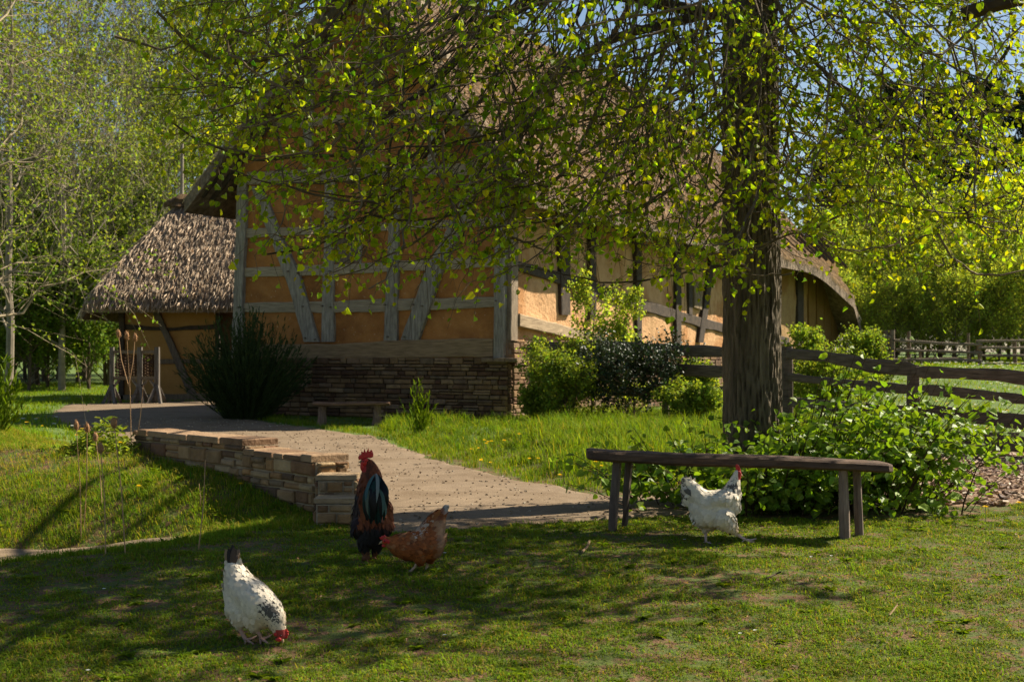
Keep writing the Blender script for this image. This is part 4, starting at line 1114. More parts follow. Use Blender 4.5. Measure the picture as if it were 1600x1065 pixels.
# ------------------------------------------------------------------ generic vegetation
def gen_tree(h, spread, seed, nlimb=26, nsub=9, ntw=5, leaves=5, ls=(.05, .09), trunk_r=.16, up=.6, first=.15, fork=True, droop=0.0, barkc=(1, 1, 1), curve=.12, twr=.006):
    rng = np.random.default_rng(seed)
    br = NB(); cr = NB()
    t = np.linspace(0, 1, 14); tr = np.stack([np.cumsum(rng.normal(0, .012 * h / 10, 14)) * 3, np.cumsum(rng.normal(0, .012 * h / 10, 14)) * 3, t * h], 1)
    V_, Q_ = tubes_arrays(tr[None], (trunk_r * (1 - .88 * t))[None], 8); br.add(V_, Q_, barkc)
    def kids(par, prad, m, Lf, elev, n_p, az_noise=True, s0=.2):
        """par (k,p,3) parent lines -> children lines"""
        k, p, _ = par.shape
        f = s0 + (1 - s0) * (np.arange(m)[None] + rng.random((k, m))) / m; f = np.minimum(f, .99)
        fi = f * (p - 1); i0 = fi.astype(int); w_ = (fi - i0)[..., None]
        kk = np.arange(k)[:, None]
        b = par[kk, i0] * (1 - w_) + par[kk, i0 + 1] * w_
        ax = unit(par[kk, i0 + 1] - par[kk, i0])
        rnd_ = unit(rng.normal(size=(k, m, 3)) - 0); rnd_ = unit(rnd_ - ax * (rnd_ * ax).sum(-1, keepdims=True))
        d = unit(ax * np.cos(elev) + rnd_ * np.sin(elev) + np.array([0, 0, up * .35]))
        L = Lf(f)[..., None]
        s = np.linspace(0, 1, n_p)
        ln = b[:, :, None, :] + d[:, :, None, :] * (L[..., None] * s[None, None, :, None])
        ln[..., 2] += (up * .22 - droop) * L[..., 0][..., None] * (s ** 2)
        ln += np.cumsum(rng.normal(0, curve * .12, ln.shape), 2) * L[..., None] * (s[None, None, :, None] > 0)
        return ln.reshape(-1, n_p, 3), np.interp(f, [0, 1], [1, .35]).reshape(-1)
    l1, w1 = kids(tr[None], None, nlimb, lambda f: spread * (1 - .62 * f) * rng.uniform(.7, 1.15, f.shape), math.radians(58), 9, s0=first)
    V_, Q_ = tubes_arrays(l1, (trunk_r * .36 * w1)[:, None] * np.linspace(1, .2, 9)[None], 5); br.add(V_, Q_, barkc)
    l2, w2 = kids(l1, None, nsub, lambda f: spread * .42 * (1.1 - .6 * f) * rng.uniform(.6, 1.2, f.shape), math.radians(42), 6, s0=.15)
    V_, Q_ = tubes_arrays(l2, (trunk_r * .11 * w2)[:, None] * np.linspace(1, .3, 6)[None], 4); br.add(V_, Q_, barkc)
    l3, w3 = kids(l2, None, ntw, lambda f: spread * .17 * rng.uniform(.6, 1.3, f.shape), math.radians(40), 4, s0=.15)
    V_, Q_ = tubes_arrays(l3, np.full((len(l3), 4), twr) * np.array([[1, .8, .6, .4]]), 3); br.add(V_, Q_, np.repeat(rng.uniform(.7, 1.3, (len(l3), 1)) * np.array([barkc]), 9, 0))
    if leaves:
        k = len(l3); f = rng.random((k, leaves)); fi = f * 2.99; i0 = fi.astype(int); w_ = (fi - i0)[..., None]; kk = np.arange(k)[:, None]
        p = (l3[kk, i0] * (1 - w_) + l3[kk, i0 + 1] * w_).reshape(-1, 3); n = len(p)
        p += rng.normal(0, .03, (n, 3))
        c = tints(n, .6, 1.35, .12, rng) * (.75 + .5 * np.repeat(rng.random((k // 5 + 1, 1)), 5, 0)[:k].repeat(leaves, 0))
        cr.leaves(p, unit(rng.normal(0, .8, (n, 3)) + np.array([0, 0, -.2])), rdir(n, rng), rng.uniform(ls[0], ls[1], n), c, wid=.85, fold=.2)
    return br, cr
def proto(name, label, cat, loc, gen, bark, leaf, group=None, crown_name="crown", trunk_name="trunk"):
    br, cr = gen
    t = thing(name, label, cat, loc, group)
    br.build(trunk_name, bark, t, local=True)
    if cr.V: cr.build(crown_name, leaf, t, local=True)
    return t
def clone(t, loc, rz, sc, label):
    r = t.copy(); COL.objects.link(r); r.location = loc; r.rotation_euler = (0, 0, rz); r.scale = sc if hasattr(sc, '__len__') else (sc, sc, sc)
    r["label"] = label
    for ch in list(t.children):
        c = ch.copy(); COL.objects.link(c); c.parent = r
    return r
M['pale_bark'] = mat("pale_bark", (.26, .23, .19), (.48, .44, .38), 5, .9, 0, tint=True)
M['grey_bark'] = mat("grey_bark", (.10, .085, .065), (.22, .19, .15), 5, .9, 0, tint=True)
M['leaf_yellow'] = mat("yellow_green_leaf", (.26, .33, .02), (.34, .40, .03), .8, .5, 0, trans=.5, spec=.3, tcol=(1.3, 1.25, .4))
M['leaf_light'] = mat("light_shrub_leaf", (.32, .40, .05), (.40, .47, .08), .8, .6, 0, trans=.6, spec=.1, tcol=(1.3, 1.25, .5))
M['leaf_mid'] = mat("wood_edge_leaf", (.11, .18, .02), (.17, .24, .03), .8, .6, 0, trans=.45, spec=.12, tcol=(1.3, 1.25, .5))
M['leaf_dark'] = mat("dark_shrub_leaf", (.018, .035, .010), (.035, .06, .018), .8, .5, 0, trans=.15, spec=.35)
def at(px, D): x = (px - 800) / F * D; return (x, D, g1(x, D) - .05)

# pale bare trees at the left
LG = "trees in the wood at left"
pA = proto("bare_tree", "pale bare branched tree with few small leaves at the far left edge", "tree", at(12, 36), gen_tree(13, 6.2, 1, 28, 9, 5, 4, (.06, .12), .11, .75, .10, barkc=(.62, .57, .48), twr=.007, curve=.35), M['pale_bark'], M['leaf2'], LG)
pB = proto("leafy_tree", "tall tree with sparse bright green leaves behind the outbuilding", "tree", at(330, 56), gen_tree(17, 6.0, 2, 30, 9, 6, 6, (.10, .18), .16, .6, .06, barkc=(.55, .5, .42), twr=.009, curve=.25), M['grey_bark'], M['leaf2'], LG)
pC = proto("yellow_leafed_tree", "tree with bright yellow green leaves above the left slope of the thatch", "tree", at(345, 48), gen_tree(15, 4.8, 3, 28, 9, 6, 11, (.07, .12), .15, .6, .25, barkc=(.8, .7, .6), twr=.008), M['grey_bark'], M['leaf_yellow'], LG)
for (px, D, rz, sc, lb) in [(95, 40, 1.3, .95, "pale bare tree just left of the thatched outbuilding with arching whitish limbs"), (205, 46, 2.9, 1.0, "bare tree directly behind the left hip of the outbuilding roof"), (-60, 42, 4.0, 1.0, "bare tree half cut off by the left frame edge"), (270, 58, .6, .95, "distant grey tree behind the pole on the outbuilding"), (50, 46, 2.2, 1.1, "bare tree with crossing limbs behind the leftmost pale one")]:
    clone(pA, at(px, D), rz, sc, lb)
for (px, D, rz, sc, lb) in [(200, 62, 2.0, .78, "tall green leafed tree deep in the wood behind the bare ones"), (-20, 50, 3.0, .8, "green leafed tree behind the bare tree at the left edge"), (410, 62, 4.2, .8, "green leafed tree mostly hidden by the big thatched roof"), (130, 50, 5.2, .62, "smaller green leafed tree in the gap between pale trunks"), (255, 52, .9, .66, "smaller green leafed tree right behind the outbuilding ridge"), (10, 44, 4.4, .5, "half grown leafy tree at the left frame edge"), (170, 44, 3.3, .42, "half grown leafy tree just left of the outbuilding roof")]:
    clone(pB, at(px, D), rz, sc, lb)
# bushes of the understorey, left
pS = proto("green_shrub", "bright green shrub at the wood edge nearest the outbuilding", "shrub", at(140, 41), gen_tree(3.2, 2.2, 5, 24, 8, 5, 14, (.06, .11), .06, .9, .02, barkc=(.6, .5, .4), twr=.005), M['grey_bark'], M['leaf_mid'], "shrubs along the wood edge at left", trunk_name="stems")
for i, (px, D, sc, lb) in enumerate([(95, 42, .8, "low green shrub left of the one nearest the outbuilding"), (45, 40, .95, "rounded green shrub below the leaning pale branches"), (0, 43, 1.1, "green shrub at the left frame edge"), (-50, 41, 1.0, "green shrub partly outside the left frame edge"), (70, 50, 1.6, "taller green shrub deeper in the wood at left"), (170, 52, 1.7, "taller green shrub deeper in the wood behind the outbuilding corner"), (10, 54, 1.7, "tall dim shrub deep in the wood at the left edge"), (240, 48, 1.6, "shrub mostly hidden behind the outbuilding roof"), (125, 60, 2.2, "big far shrub closing the view through the wood"), (20, 66, 2.4, "big far shrub at the left closing the view"), (200, 64, 2.3, "big far shrub behind the outbuilding"), (60, 45, 1.2, "broad shrub between the two lowest pale trunks"), (20, 47, 1.25, "broad shrub behind the leftmost pale trunk"), (120, 48, 1.3, "broad shrub left of the outbuilding corner"), (165, 44, 1.1, "broad shrub touching the left eave of the outbuilding"), (40, 53, 1.3, "dim wide shrub far behind the leftmost pale trunk"), (90, 54, 1.3, "dim wide shrub far behind the second pale trunk"), (-5, 52, 1.3, "dim wide shrub far back at the left frame edge"), (140, 55, 1.3, "dim wide shrub far back beside the outbuilding"), (75, 43, .9, "knee high shrub at the wood edge between the pale trunks"), (-60, 60, 2.2, "big far shrub beyond the left frame edge")]):
    clone(pS, at(px, D), i * 1.7, (sc, sc, sc * .95), lb)
# tree leaning in from the left
rngk = None
pL = proto("overhanging_tree", "thin branched tree with tiny fresh leaves leaning in from the left edge", "tree", (-8.3, 19.5, g1(-8.3, 19.5)), gen_tree(9.5, 4.6, 12, 46, 10, 6, 7, (.035, .062), .10, .15, .10, droop=.22, barkc=(.75, .66, .48), twr=.0035, curve=.25), M['pale_bark'], M['leaf2'])
pL.rotation_euler = (0, .06, .5)
# right shrubbery
pR = proto("hazel_thicket", "tall light green shrub with dark stems right behind the paddock fence gate", "shrub", at(1400, 47), gen_tree(5.6, 3.4, 21, 34, 10, 5, 5, (.07, .14), .06, .75, .0, barkc=(.8, .7, .55), twr=.006), M['grey_bark'], M['leaf_light'], "tall green shrubs beyond the paddock fence", trunk_name="stems")
for i, (px, D, sc, lb) in enumerate([(1470, 50, 1.0, "light green shrub second from the thatched roof end"), (1540, 46, 1.0, "full light green shrub above the right end of the far fence"), (1610, 49, .95, "light green shrub cut by the right frame edge"), (1330, 52, .95, "light green shrub beside the far end of the thatched roof"), (1680, 50, 1.0, "light green shrub outside the right frame edge"), (1440, 58, 1.0, "taller shrub in the second row behind the fence gate"), (1520, 60, 1.0, "taller shrub in the second row at right"), (1600, 62, 1.05, "taller shrub in the second row at the right frame edge"), (1370, 62, .9, "shrub in the second row near the roof end"), (1430, 44, .5, "low bush growing through the pale fence rails"), (1495, 43.5, .5, "low bush under the middle of the far fence"), (1560, 44, .55, "low bush under the right end of the far fence"), (1345, 44, .5, "low bush at the foot of the far house corner"), (1400, 43.6, .45, "low bush behind the thick gate post of the far fence"), (1465, 46, .6, "knee high bush between the tall shrubs and the far fence"), (1530, 45, .6, "low bush behind the thin post of the far fence"), (1600, 44, .6, "low bush at the frame edge behind the far fence"), (1640, 45, .6, "low bush just outside the right frame edge")]):
    clone(pR, at(px, D), i * 2.1, (sc, sc, sc * .82), lb)
pQ = proto("green_shrub", "low dense shrub at the very foot of the roof end, beyond the paddock", "shrub", at(1300, 52), gen_tree(3.2, 2.3, 6, 24, 8, 5, 5, (.07, .12), .06, .9, .02, barkc=(.7, .6, .5), twr=.005), M['grey_bark'], M['leaf_light'], "low shrubs behind the paddock fence", trunk_name="stems")
for i, (px, D, sc, lb) in enumerate([(1320, 50, .9, "low dense shrub filling the gap right of the house end"), (1385, 49, 1.0, "low dense shrub behind the thick fence gate post"), (1450, 51, 1.05, "low dense shrub in the middle behind the pale rails"), (1515, 48, 1.0, "low dense shrub left of the thin far fence post"), (1575, 50, 1.05, "low dense shrub right of the thin far fence post"), (1630, 48, 1.0, "low dense shrub at the right frame edge by the far fence"), (1350, 56, 1.3, "dim rounded shrub in the second row near the house end"), (1420, 57, 1.3, "dim rounded shrub in the second row behind the gate"), (1490, 58, 1.3, "dim rounded shrub in the second row at mid fence"), (1560, 57, 1.3, "dim rounded shrub in the second row near the frame edge"), (1640, 58, 1.3, "dim rounded shrub in the second row at the frame edge")]):
    c = clone(pQ, at(px, D), i * 1.3 + .4, (sc, sc, sc * .9), lb); c["group"] = "low shrubs behind the paddock fence"
# pines
def gen_pine(h, seed):
    rng = np.random.default_rng(seed); br = NB(); cr = NB()
    t = np.linspace(0, 1, 10); tr = np.stack([t * 0, t * 0, t * h], 1); V_, Q_ = tubes_arrays(tr[None], (.22 * (1 - .9 * t))[None], 8); br.add(V_, Q_, (.9, .6, .45))
    lines = []
    for i in range(75):
        z = h * rng.uniform(.25, .98); L = (h - z) * .30 + 1.0; a = rng.uniform(0, 6.28); L *= rng.uniform(.6, 1.2)
        p0 = np.array([0, 0, z]); p2 = p0 + np.array([math.cos(a) * L, math.sin(a) * L, rng.uniform(-.1, .5)]); lines.append(bez(p0, (p0 + p2) / 2 - np.array([0, 0, .25]), p2, 7))
    lines = np.array(lines); V_, Q_ = tubes_arrays(lines, np.linspace(.05, .01, 7)[None] * np.ones((75, 1)), 4); br.add(V_, Q_, (.8, .6, .5))
    n = 75 * 260; li = rng.integers(0, 75, n); f = rng.uniform(.25, 1, n) * 5.99; i0 = f.astype(int); p = lines[li, i0] + (lines[li, i0 + 1] - lines[li, i0]) * (f - i0)[:, None]
    p += rng.normal(0, .16, (n, 3)) * np.array([1, 1, .6])
    cr.leaves(p, unit(rng.normal(0, .6, (n, 3)) + np.array([0, 0, .5])), rdir(n, rng), rng.uniform(.15, .32, n), tints(n, .6, 1.3, .1, rng), wid=.3)
    return br, cr
pP = proto("pine_tree", "dark pine nearest the roof end behind the light shrubs", "tree", at(1345, 80), gen_pine(14, 3), M['grey_bark'], M['needle'], "dark pines behind the shrubs at right")
for i, (px, D, sc, lb) in enumerate([(1400, 84, 1.15, "tall dark pine second from the house"), (1470, 82, 1.1, "dark pine in the middle of the row at right"), (1530, 86, 1.2, "dark pine right of the middle of the row"), (1600, 80, 1.05, "dark pine at the right frame edge"), (1300, 90, .95, "small dark pine seen just past the roof end"), (1670, 84, 1.1, "dark pine beyond the right frame edge")]):
    clone(pP, at(px, D), i * 1.1, sc, lb)

# broom bush: dense upright green rods
def broom(name, label, px, py, h, r, n, seed, D, leafm, dark=1.0):
    rng = np.random.default_rng(seed); p = P(px, py, D); p.z = g1(p.x, p.y)
    t = thing(name, label, "bush", p)
    a = rng.uniform(0, 6.28, n); e = rng.uniform(0, 1, n) ** .7
    d = np.stack([np.cos(a) * e * r, np.sin(a) * e * r, h * (1.05 - .45 * e ** 2) * rng.uniform(.55, 1.1, n)], 1)
    b = np.stack([np.cos(a) * e * .35 * r, np.sin(a) * e * .35 * r, np.zeros(n)], 1)
    s = np.linspace(0, 1, 6); ln = b[:, None] + (d - b)[:, None] * s[None, :, None]; ln[:, :, :2] += (d - b)[:, None, :2] * (s ** 2 * .25)[None, :, None]
    ln += np.cumsum(rng.normal(0, .012, ln.shape), 1)
    V_, Q_ = tubes_arrays(ln, np.full((n, 6), .005) * np.linspace(1.2, .4, 6)[None], 3); nb = NB(); nb.add(V_, Q_, np.repeat(rng.uniform(.5, 1.2, (n, 1)) * np.array([[1, 1, 1]]) * dark, 15, 0)); nb.build("stems", leafm, t, local=True)
    m = n * 11; li = rng.integers(0, n, m); f = rng.uniform(.15, 1, m) * 4.99; i0 = f.astype(int); q = ln[li, i0] + (ln[li, i0 + 1] - ln[li, i0]) * (f - i0)[:, None]
    nb = NB(); dd = unit(ln[li, i0 + 1] - ln[li, i0]) + rng.normal(0, .3, (m, 3)); nb.leaves(q, dd, rdir(m, rng), rng.uniform(.05, .12, m), tints(m, .5, 1.2, .06, rng) * dark, wid=.10); nb.build("foliage", leafm, t, local=True)
M['broom'] = mat("broom_green", (.035, .06, .014), (.055, .085, .02), 2, .7, 0, trans=.12, spec=.2)
broom("broom_bush", "dark green spiky broom bush at the left corner of the gable wall", 385, 660, 1.7, 1.0, 900, 3, 24.0, M['broom'])
broom("broom_bush", "small pale green sprig of broom at the left frame edge above the bank", -6, 700, .75, .30, 90, 8, 15.5, M['grass'])

# leafy bush of hazel-like suckers round the trunk
def sucker_bush():
    rng = np.random.default_rng(77)
    t = thing("linden_suckers", "dense bush of broad bright green leaves on thin dark shoots around the trunk foot", "bush", (2.3, 11.3, .1))
    n = 330; bx_ = rng.normal(2.25, .52, n); by_ = rng.normal(10.95, .28, n)
    bx_ = np.clip(bx_, 1.0, 3.4); by_ = np.clip(by_, 10.35, 11.7)
    Hm = np.interp(bx_ + rng.normal(0, .15, n), [.7, 1.0, 1.4, 1.75, 2.1, 2.4, 2.9, 3.3, 3.7], [.35, .45, .62, .60, .65, .95, 1.0, .85, .55])
    side = np.clip((bx_ - 1.9) * .62, -.55, .95)
    L = Hm * rng.uniform(.5, 1.0, n) * np.where(rng.random(n) < .14, 1.4, 1)
    tip = np.stack([bx_ + side * rng.uniform(.4, 1.25, n), by_ - rng.uniform(-.25, .75, n) * .9, gz(bx_, by_) + L], 1)
    b = np.stack([bx_, by_, gz(bx_, by_) - .03], 1)
    c = b * .5 + tip * .5 + np.stack([-side * .12, by_ * 0, L * .12], 1)
    s = np.linspace(0, 1, 9)[None, :, None]
    ln = b[:, None] * (1 - s) ** 2 + 2 * c[:, None] * s * (1 - s) + tip[:, None] * s ** 2
    ln += np.cumsum(rng.normal(0, .006, ln.shape), 1)
    nb = NB(); V_, Q_ = tubes_arrays(ln, np.linspace(1, .35, 9)[None] * rng.uniform(.0035, .0065, (n, 1)), 4); nb.add(V_, Q_, (.42, .28, .2)); 
    # side shoots, low, filling the front skirt
    m = 620; li = rng.integers(0, n, m); f = rng.uniform(.08, .75, m) * 7.99; i0 = f.astype(int); p = ln[li, i0] + (ln[li, i0 + 1] - ln[li, i0]) * (f - i0)[:, None]
    d = unit(rng.normal(0, 1, (m, 3)) * np.array([1, 1, .35]) + np.array([.15, -.65, .12])); LL = rng.uniform(.15, .5, (m, 1))
    s2 = np.linspace(0, 1, 6)[None, :, None]; l2 = p[:, None] + d[:, None] * LL[:, None] * s2; l2[:, :, 2] -= .12 * LL * np.linspace(0, 1, 6)[None] ** 2
    V_, Q_ = tubes_arrays(l2, np.linspace(1, .4, 6)[None] * np.full((m, 1), .003), 3); nb.add(V_, Q_, (.4, .27, .2)); nb.build("shoots", M['twig'], t)
    lf = NB()
    def put(lines, cnt, lo, hi, f0):
        k = len(lines); q = lines.shape[1]; f = (f0 + (1 - f0) * (np.arange(cnt)[None] + rng.random((k, cnt)) * .8) / cnt) * (q - 1.01); i0 = f.astype(int); kk = np.arange(k)[:, None]
        p = lines[kk, i0] + (lines[kk, i0 + 1] - lines[kk, i0]) * (f - i0)[..., None]; ax = unit(lines[kk, i0 + 1] - lines[kk, i0]); sd = np.where((np.arange(cnt) % 2)[None, :, None] > 0, 1, -1)
        dd = unit(ax * .4 + np.cross(ax, [0, .5, .8]) * sd + rng.normal(0, .4, p.shape) + np.array([0, -.1, -.15]))
        p = p.reshape(-1, 3); dd = dd.reshape(-1, 3); N_ = len(p)
        p = p + dd * .02
        kz = p[:, 2] > gz(p[:, 0], p[:, 1]) + .03
        p, dd = p[kz], dd[kz]; N_ = len(p)
        nn_ = unit(rng.normal(0, .55, (N_, 3)) + np.array([0, -.25, .8]))
        c_ = tints(N_, .7, 1.25, .08, rng)
        # two-part broad leaf (rounder) 
        lf.leaves(p, dd, nn_, rng.uniform(lo, hi, N_), c_, wid=1.05, fold=.28, curl=.25)
    put(ln, 10, .032, .070, .12); put(l2, 8, .04, .078, .2)
    # a few very large leaves low at the right front
    p = np.array([[3.15, 10.25, .22], [3.1, 10.3, .16], [2.45, 10.15, .14], [2.9, 10.15, .16], [3.2, 10.4, .42], [3.25, 10.5, .36], [2.8, 10.2, .22]]); d = unit(np.array([[1, -.3, -.1], [-.8, -.5, -.1], [.8, -.6, 0], [.7, -.6, -.3], [.9, -.2, .2], [.2, -.6, -.5], [-.5, -.7, .1]]))
    lf.leaves(p, d, np.tile([[0.1, -.55, .8]], (7, 1)), np.full(7, .10), np.tile([[1.3, 1.25, 1]], (7, 1)), wid=1.0, fold=.15)
    lf.build("foliage", M['sucker'], t)
M['sucker'] = mat("sucker_leaf", (.15, .25, .018), (.21, .31, .03), 6, .45, .003, 60, trans=.42, spec=.3, tcol=(1.3, 1.3, .35))
sucker_bush()

# hedge plants at the fence by the house corner
def shrub(name, label, pos, h, spread, seed, leafm, ls, nl=10, nlimb=24, nsub=7, ntw=4, cat="shrub", up=1.2, bark='grey_bark'):
    return proto(name, label, cat, pos, gen_tree(h, spread, seed, nlimb, nsub, ntw, nl, ls, .022, up * .45, .02, barkc=(.8, .6, .45), twr=.003), M[bark], leafm, None, "foliage", "stems")
def at2(px, D): x = (px - 800) / F * D; return (x, D, g1(x, D) - .03)
shrub("hawthorn_shrub", "tall fresh green shrub climbing above the fence near the house corner", at2(925, 22.0), 2.15, .7, 31, M['leaf_light'], (.035, .06), 4)
shrub("hawthorn_shrub", "slim green shrub standing right of the tallest one at the fence", at2(980, 22.3), 1.9, .6, 32, M['leaf_light'], (.035, .06), 4)
shrub("hawthorn_shrub", "sprawling green shrub leaning on the top rail beside the corner post", at2(868, 21.8), 1.0, .9, 33, M['leaf_light'], (.035, .06), 4)
shrub("evergreen_bush", "dense dark glossy bush under the fence rails", at2(990, 20.8), .68, 1.25, 34, M['leaf_dark'], (.03, .055), 9, 22, 7, 5)
shrub("evergreen_bush", "loose green bush under the fence nearest the stone corner", at2(885, 21.2), .7, .9, 35, M['leaf2'], (.03, .055), 10, 18, 6, 5)
shrub("hawthorn_shrub", "light green shrub right of the trunk behind the fence", at2(1255, 23), 1.35, .6, 36, M['leaf2'], (.035, .06), 7)
shrub("hawthorn_shrub", "small loose shrub between the trunk and the fence post, inside the rails", at2(1300, 20.5), .9, .8, 37, M['leaf2'], (.03, .055), 9)
shrub("hawthorn_shrub", "thin shrub at the end of the boarded house wall", at2(1345, 27), 1.1, .8, 38, M['leaf2'], (.035, .06), 12)
shrub("hawthorn_shrub", "low shrub between trunk and house behind the fence rails", at2(1085, 22.5), .75, .6, 39, M['leaf2'], (.035, .06), 12)
shrub("bramble", "low loose bramble at the foot of the fence beside the stone corner", at2(850, 21.6), .35, .6, 51, M['leaf2'], (.03, .055), 9)
shrub("bramble", "low bramble growing under the fence left of the big trunk", at2(1080, 20.0), .32, .6, 52, M['leaf2'], (.03, .055), 9)
broom("broom_sprig", "single feathery pale sprig beside the gable bench in the grass", 652, 668, .75, .22, 26, 9, 19.6, M['grass'])
# leafy weeds at the far end of the retaining wall
wd_ = NB(); rw = np.random.default_rng(5); m_ = 420
pw = np.stack([-3.62 + rw.normal(0, .17, m_), 12.62 + rw.normal(0, .16, m_), np.zeros(m_)], 1); hw = rw.uniform(.01, 1, m_) * .26 * np.exp(-((pw[:, 0] + 3.62) ** 2 + (pw[:, 1] - 12.62) ** 2) / .05)
pw[:, 2] = gz(pw[:, 0], pw[:, 1]) + hw + .01; aw = rw.uniform(0, 6.28, m_)
wd_.leaves(pw, np.stack([np.cos(aw), np.sin(aw), rw.uniform(-.2, .9, m_)], 1), unit(rw.normal(0, .4, (m_, 3)) + [0, -.2, 1]), rw.uniform(.04, .085, m_), tints(m_, .6, 1.1, .08, rw), wid=.5)
o = wd_.build("leafy_weed", M['leaf2']); setp(o, "leafy green weed clump at the far left end of the stone wall", "plant", kind="stuff")

# ------------------------------------------------------------------ teasels
def teasel(label, bpx, bpy_, tpx, tpy, head=True, kids_=()):
    g = G(bpx, bpy_); D = g.y
    t = thing("teasel_stalk", label, "dry plant", g, "dry stalks on the bank")
    top = P(tpx, tpy, D); mb = MB()
    mb.tube([g, g.lerp(top, .5) + Vector((.01, 0, 0)), top], [.004, .0035, .003], 5, (1.1, 1.1, 1.1))
    for (kx, ky, f_) in kids_:
        q = P(kx, ky, D); b = g.lerp(top, f_); mb.tube([b, b.lerp(q, .5) + Vector(((q.x - b.x) * .2, 0, 0)), q], .0035, 4, (1.1, 1.1, 1.1))
    mb.build("stem", M['teasel'], t)
    for (hx, hy) in ([(tpx, tpy)] if head else []) + [(k[0], k[1]) for k in kids_]:
        c = P(hx, hy, D); mb = MB(); n = 0
        mb.ball(c, (.020, .020, .034), 8, 7, (.8, .7, .6))
        for q in range(46):
            a = random.uniform(0, 6.28); e = random.uniform(-1.2, 1.4); d = Vector((math.cos(a) * math.cos(e), math.sin(a) * math.cos(e), math.sin(e)))
            p = c + Vector((d.x * .020, d.y * .020, d.z * .034)); mb.tube([p, p + d * .014], [.0014, .0004], 3, (1, .9, .8))
        mb.build("seed_head", M['teasel'], t)
teasel("tall forked teasel with three seed heads in front of the wattle stand", 205, 700, 198, 524, True, ((185, 521, .55), (211, 527, .55)))
teasel("tall teasel stalk leaning right, right of the forked one", 212, 700, 224, 602, False)
teasel("teasel with a large seed head and long stem down the bank", 196, 870, 178, 660)
teasel("leftmost teasel of the front row on the bank", 127, 850, 119, 664)
teasel("second teasel from the left in the front row", 131, 835, 136, 668)
teasel("short teasel right of the second one", 165, 868, 157, 700)
teasel("small headed teasel between the second and the large one", 160, 800, 149, 682)
teasel("bare dry stalk on the right part of the bank", 310, 860, 321, 718, False)
teasel("short bare dry stalk low on the bank beside the tall bare one", 312, 800, 311, 755, False)

# ------------------------------------------------------------------ flowers
def dandelion(loc):
    t = thing("dandelion", "yellow dandelion flower in the grass verge", "flower", loc, "dandelions along the path verge")
    mb = MB(); mb.tube([(0, 0, 0), (.004, 0, .06), (0, 0, .12)], .0025, 4, (.35, .5, .12)); mb.build("stem", M['petal'], t, local=True)
    mb = MB()
    for ring, (n, L, e) in enumerate([(16, .026, .25), (13, .021, .7), (9, .014, 1.15)]):
        for i in range(n):
            a = 6.283 * i / n + ring; d = Vector((math.cos(a) * math.cos(e), math.sin(a) * math.cos(e), math.sin(e))); s = Vector((-math.sin(a), math.cos(a), 0)) * .004
            c = Vector((0, 0, .12)); mb.add([c - s * .5, c + s * .5, c + d * L + s, c + d * L - s], [(0, 1, 2, 3)], (.80, .55, .01))
    mb.build("flower_head", M['petal'], t, local=True); return t
dpos = [(757, 699), (763, 702), (768, 700), (760, 704), (788, 702), (736, 711), (748, 710), (811, 690), (752, 728), (766, 733), (827, 729), (841, 727), (751, 732), (875, 756), (931, 737), (940, 744), (706, 660), (640, 728)]
dpos = dpos[:16]
first = None
for i, (px, py) in enumerate(dpos):
    g = G(px, py + 5)
    if first is None: first = dandelion(g)
    else:
        c = clone(first, g, i, random.uniform(.8, 1.15), "yellow dandelion flower in the grass verge")
for i, (px, py) in enumerate([(1412, 800), (1540, 816), (1592, 809), (66, 678), (120, 699), (188, 711), (217, 781), (376, 778)]):
    c = clone(first, G(px, py), i, .9, "yellow dandelion flower away from the path verge"); c["group"] = "dandelions scattered on lawn and bank"
rng = np.random.default_rng(31)
x = np.r_[rng.uniform(6, 20, 1500), rng.uniform(-10, -5, 60), rng.uniform(-3, 4, 16)]; y = np.r_[rng.uniform(19, 40, 1500), rng.uniform(18, 24, 60), rng.uniform(6, 9, 16)]
k = wedge(x, y, .5) & not_paved(x, y) & ~in_house(x, y); x, y = x[k], y[k]; n = len(x)
nb = NB(); s = np.where(y > 15, .035, .011)
yel = (rng.random(n) < .18) & (y > 15)
for a in np.linspace(0, 6.283, 6)[:-1]:
    d = np.stack([np.full(n, math.cos(a)), np.full(n, math.sin(a)), np.full(n, .25)], 1); nb.leaves(np.stack([x, y, gz(x, y) + np.where(y > 15, .08, .022)], 1), d, np.tile([[0, -.3, 1.0]], (n, 1)), s, np.where(yel[:, None], [[.75, .5, .01]], [[.75, .75, .7]]), wid=.8)
o = nb.build("daisies", M['petal']); setp(o, "tiny white daisies and yellow specks scattered over the meadow", "daisies", kind="stuff")
# dry leaves and sticks on the lawn
rng = np.random.default_rng(8); x, y = sample(900, (-4, 4.5), (5, 11), lambda x, y: wedge(x, y, .3), rng); n = len(x); nb = NB()
nb.leaves(np.stack([x, y, gz(x, y) + .012], 1), unit(rng.normal(0, 1, (n, 3)) * [1, 1, .2]), unit(rng.normal(0, .5, (n, 3)) + [0, 0, 1]), rng.uniform(.012, .035, n), np.array([[.30, .17, .08]]) * rng.uniform(.5, 1.5, (n, 1)), wid=.5)
o = nb.build("dry_leaves", M['petal']); setp(o, "scattered brown dry leaves and straw bits on the lawn", "dry leaves", kind="stuff")
def stick(name, pts, r, label, col=(1.6, 1.3, 1.0)):
    mb = MB(); mb.tube([G(*p) + Vector((0, 0, .025 + .01 * i % 2)) for i, p in enumerate(pts)], r, 5, col); o = mb.build(name, M['twig']); setp(o, label, "stick")
stick("stick", [(910, 868), (918, 862), (921, 856)], .008, "short pale forked stick on the lawn left of the walking hen")
stick("stick", [(1390, 968), (1402, 955)], .004, "thin pale straw on the lawn at lower right")
stick("stick", [(1198, 910), (1212, 906), (1220, 905)], .005, "small dark stick lying on the lawn below the walking hen", (.4, .3, .25))

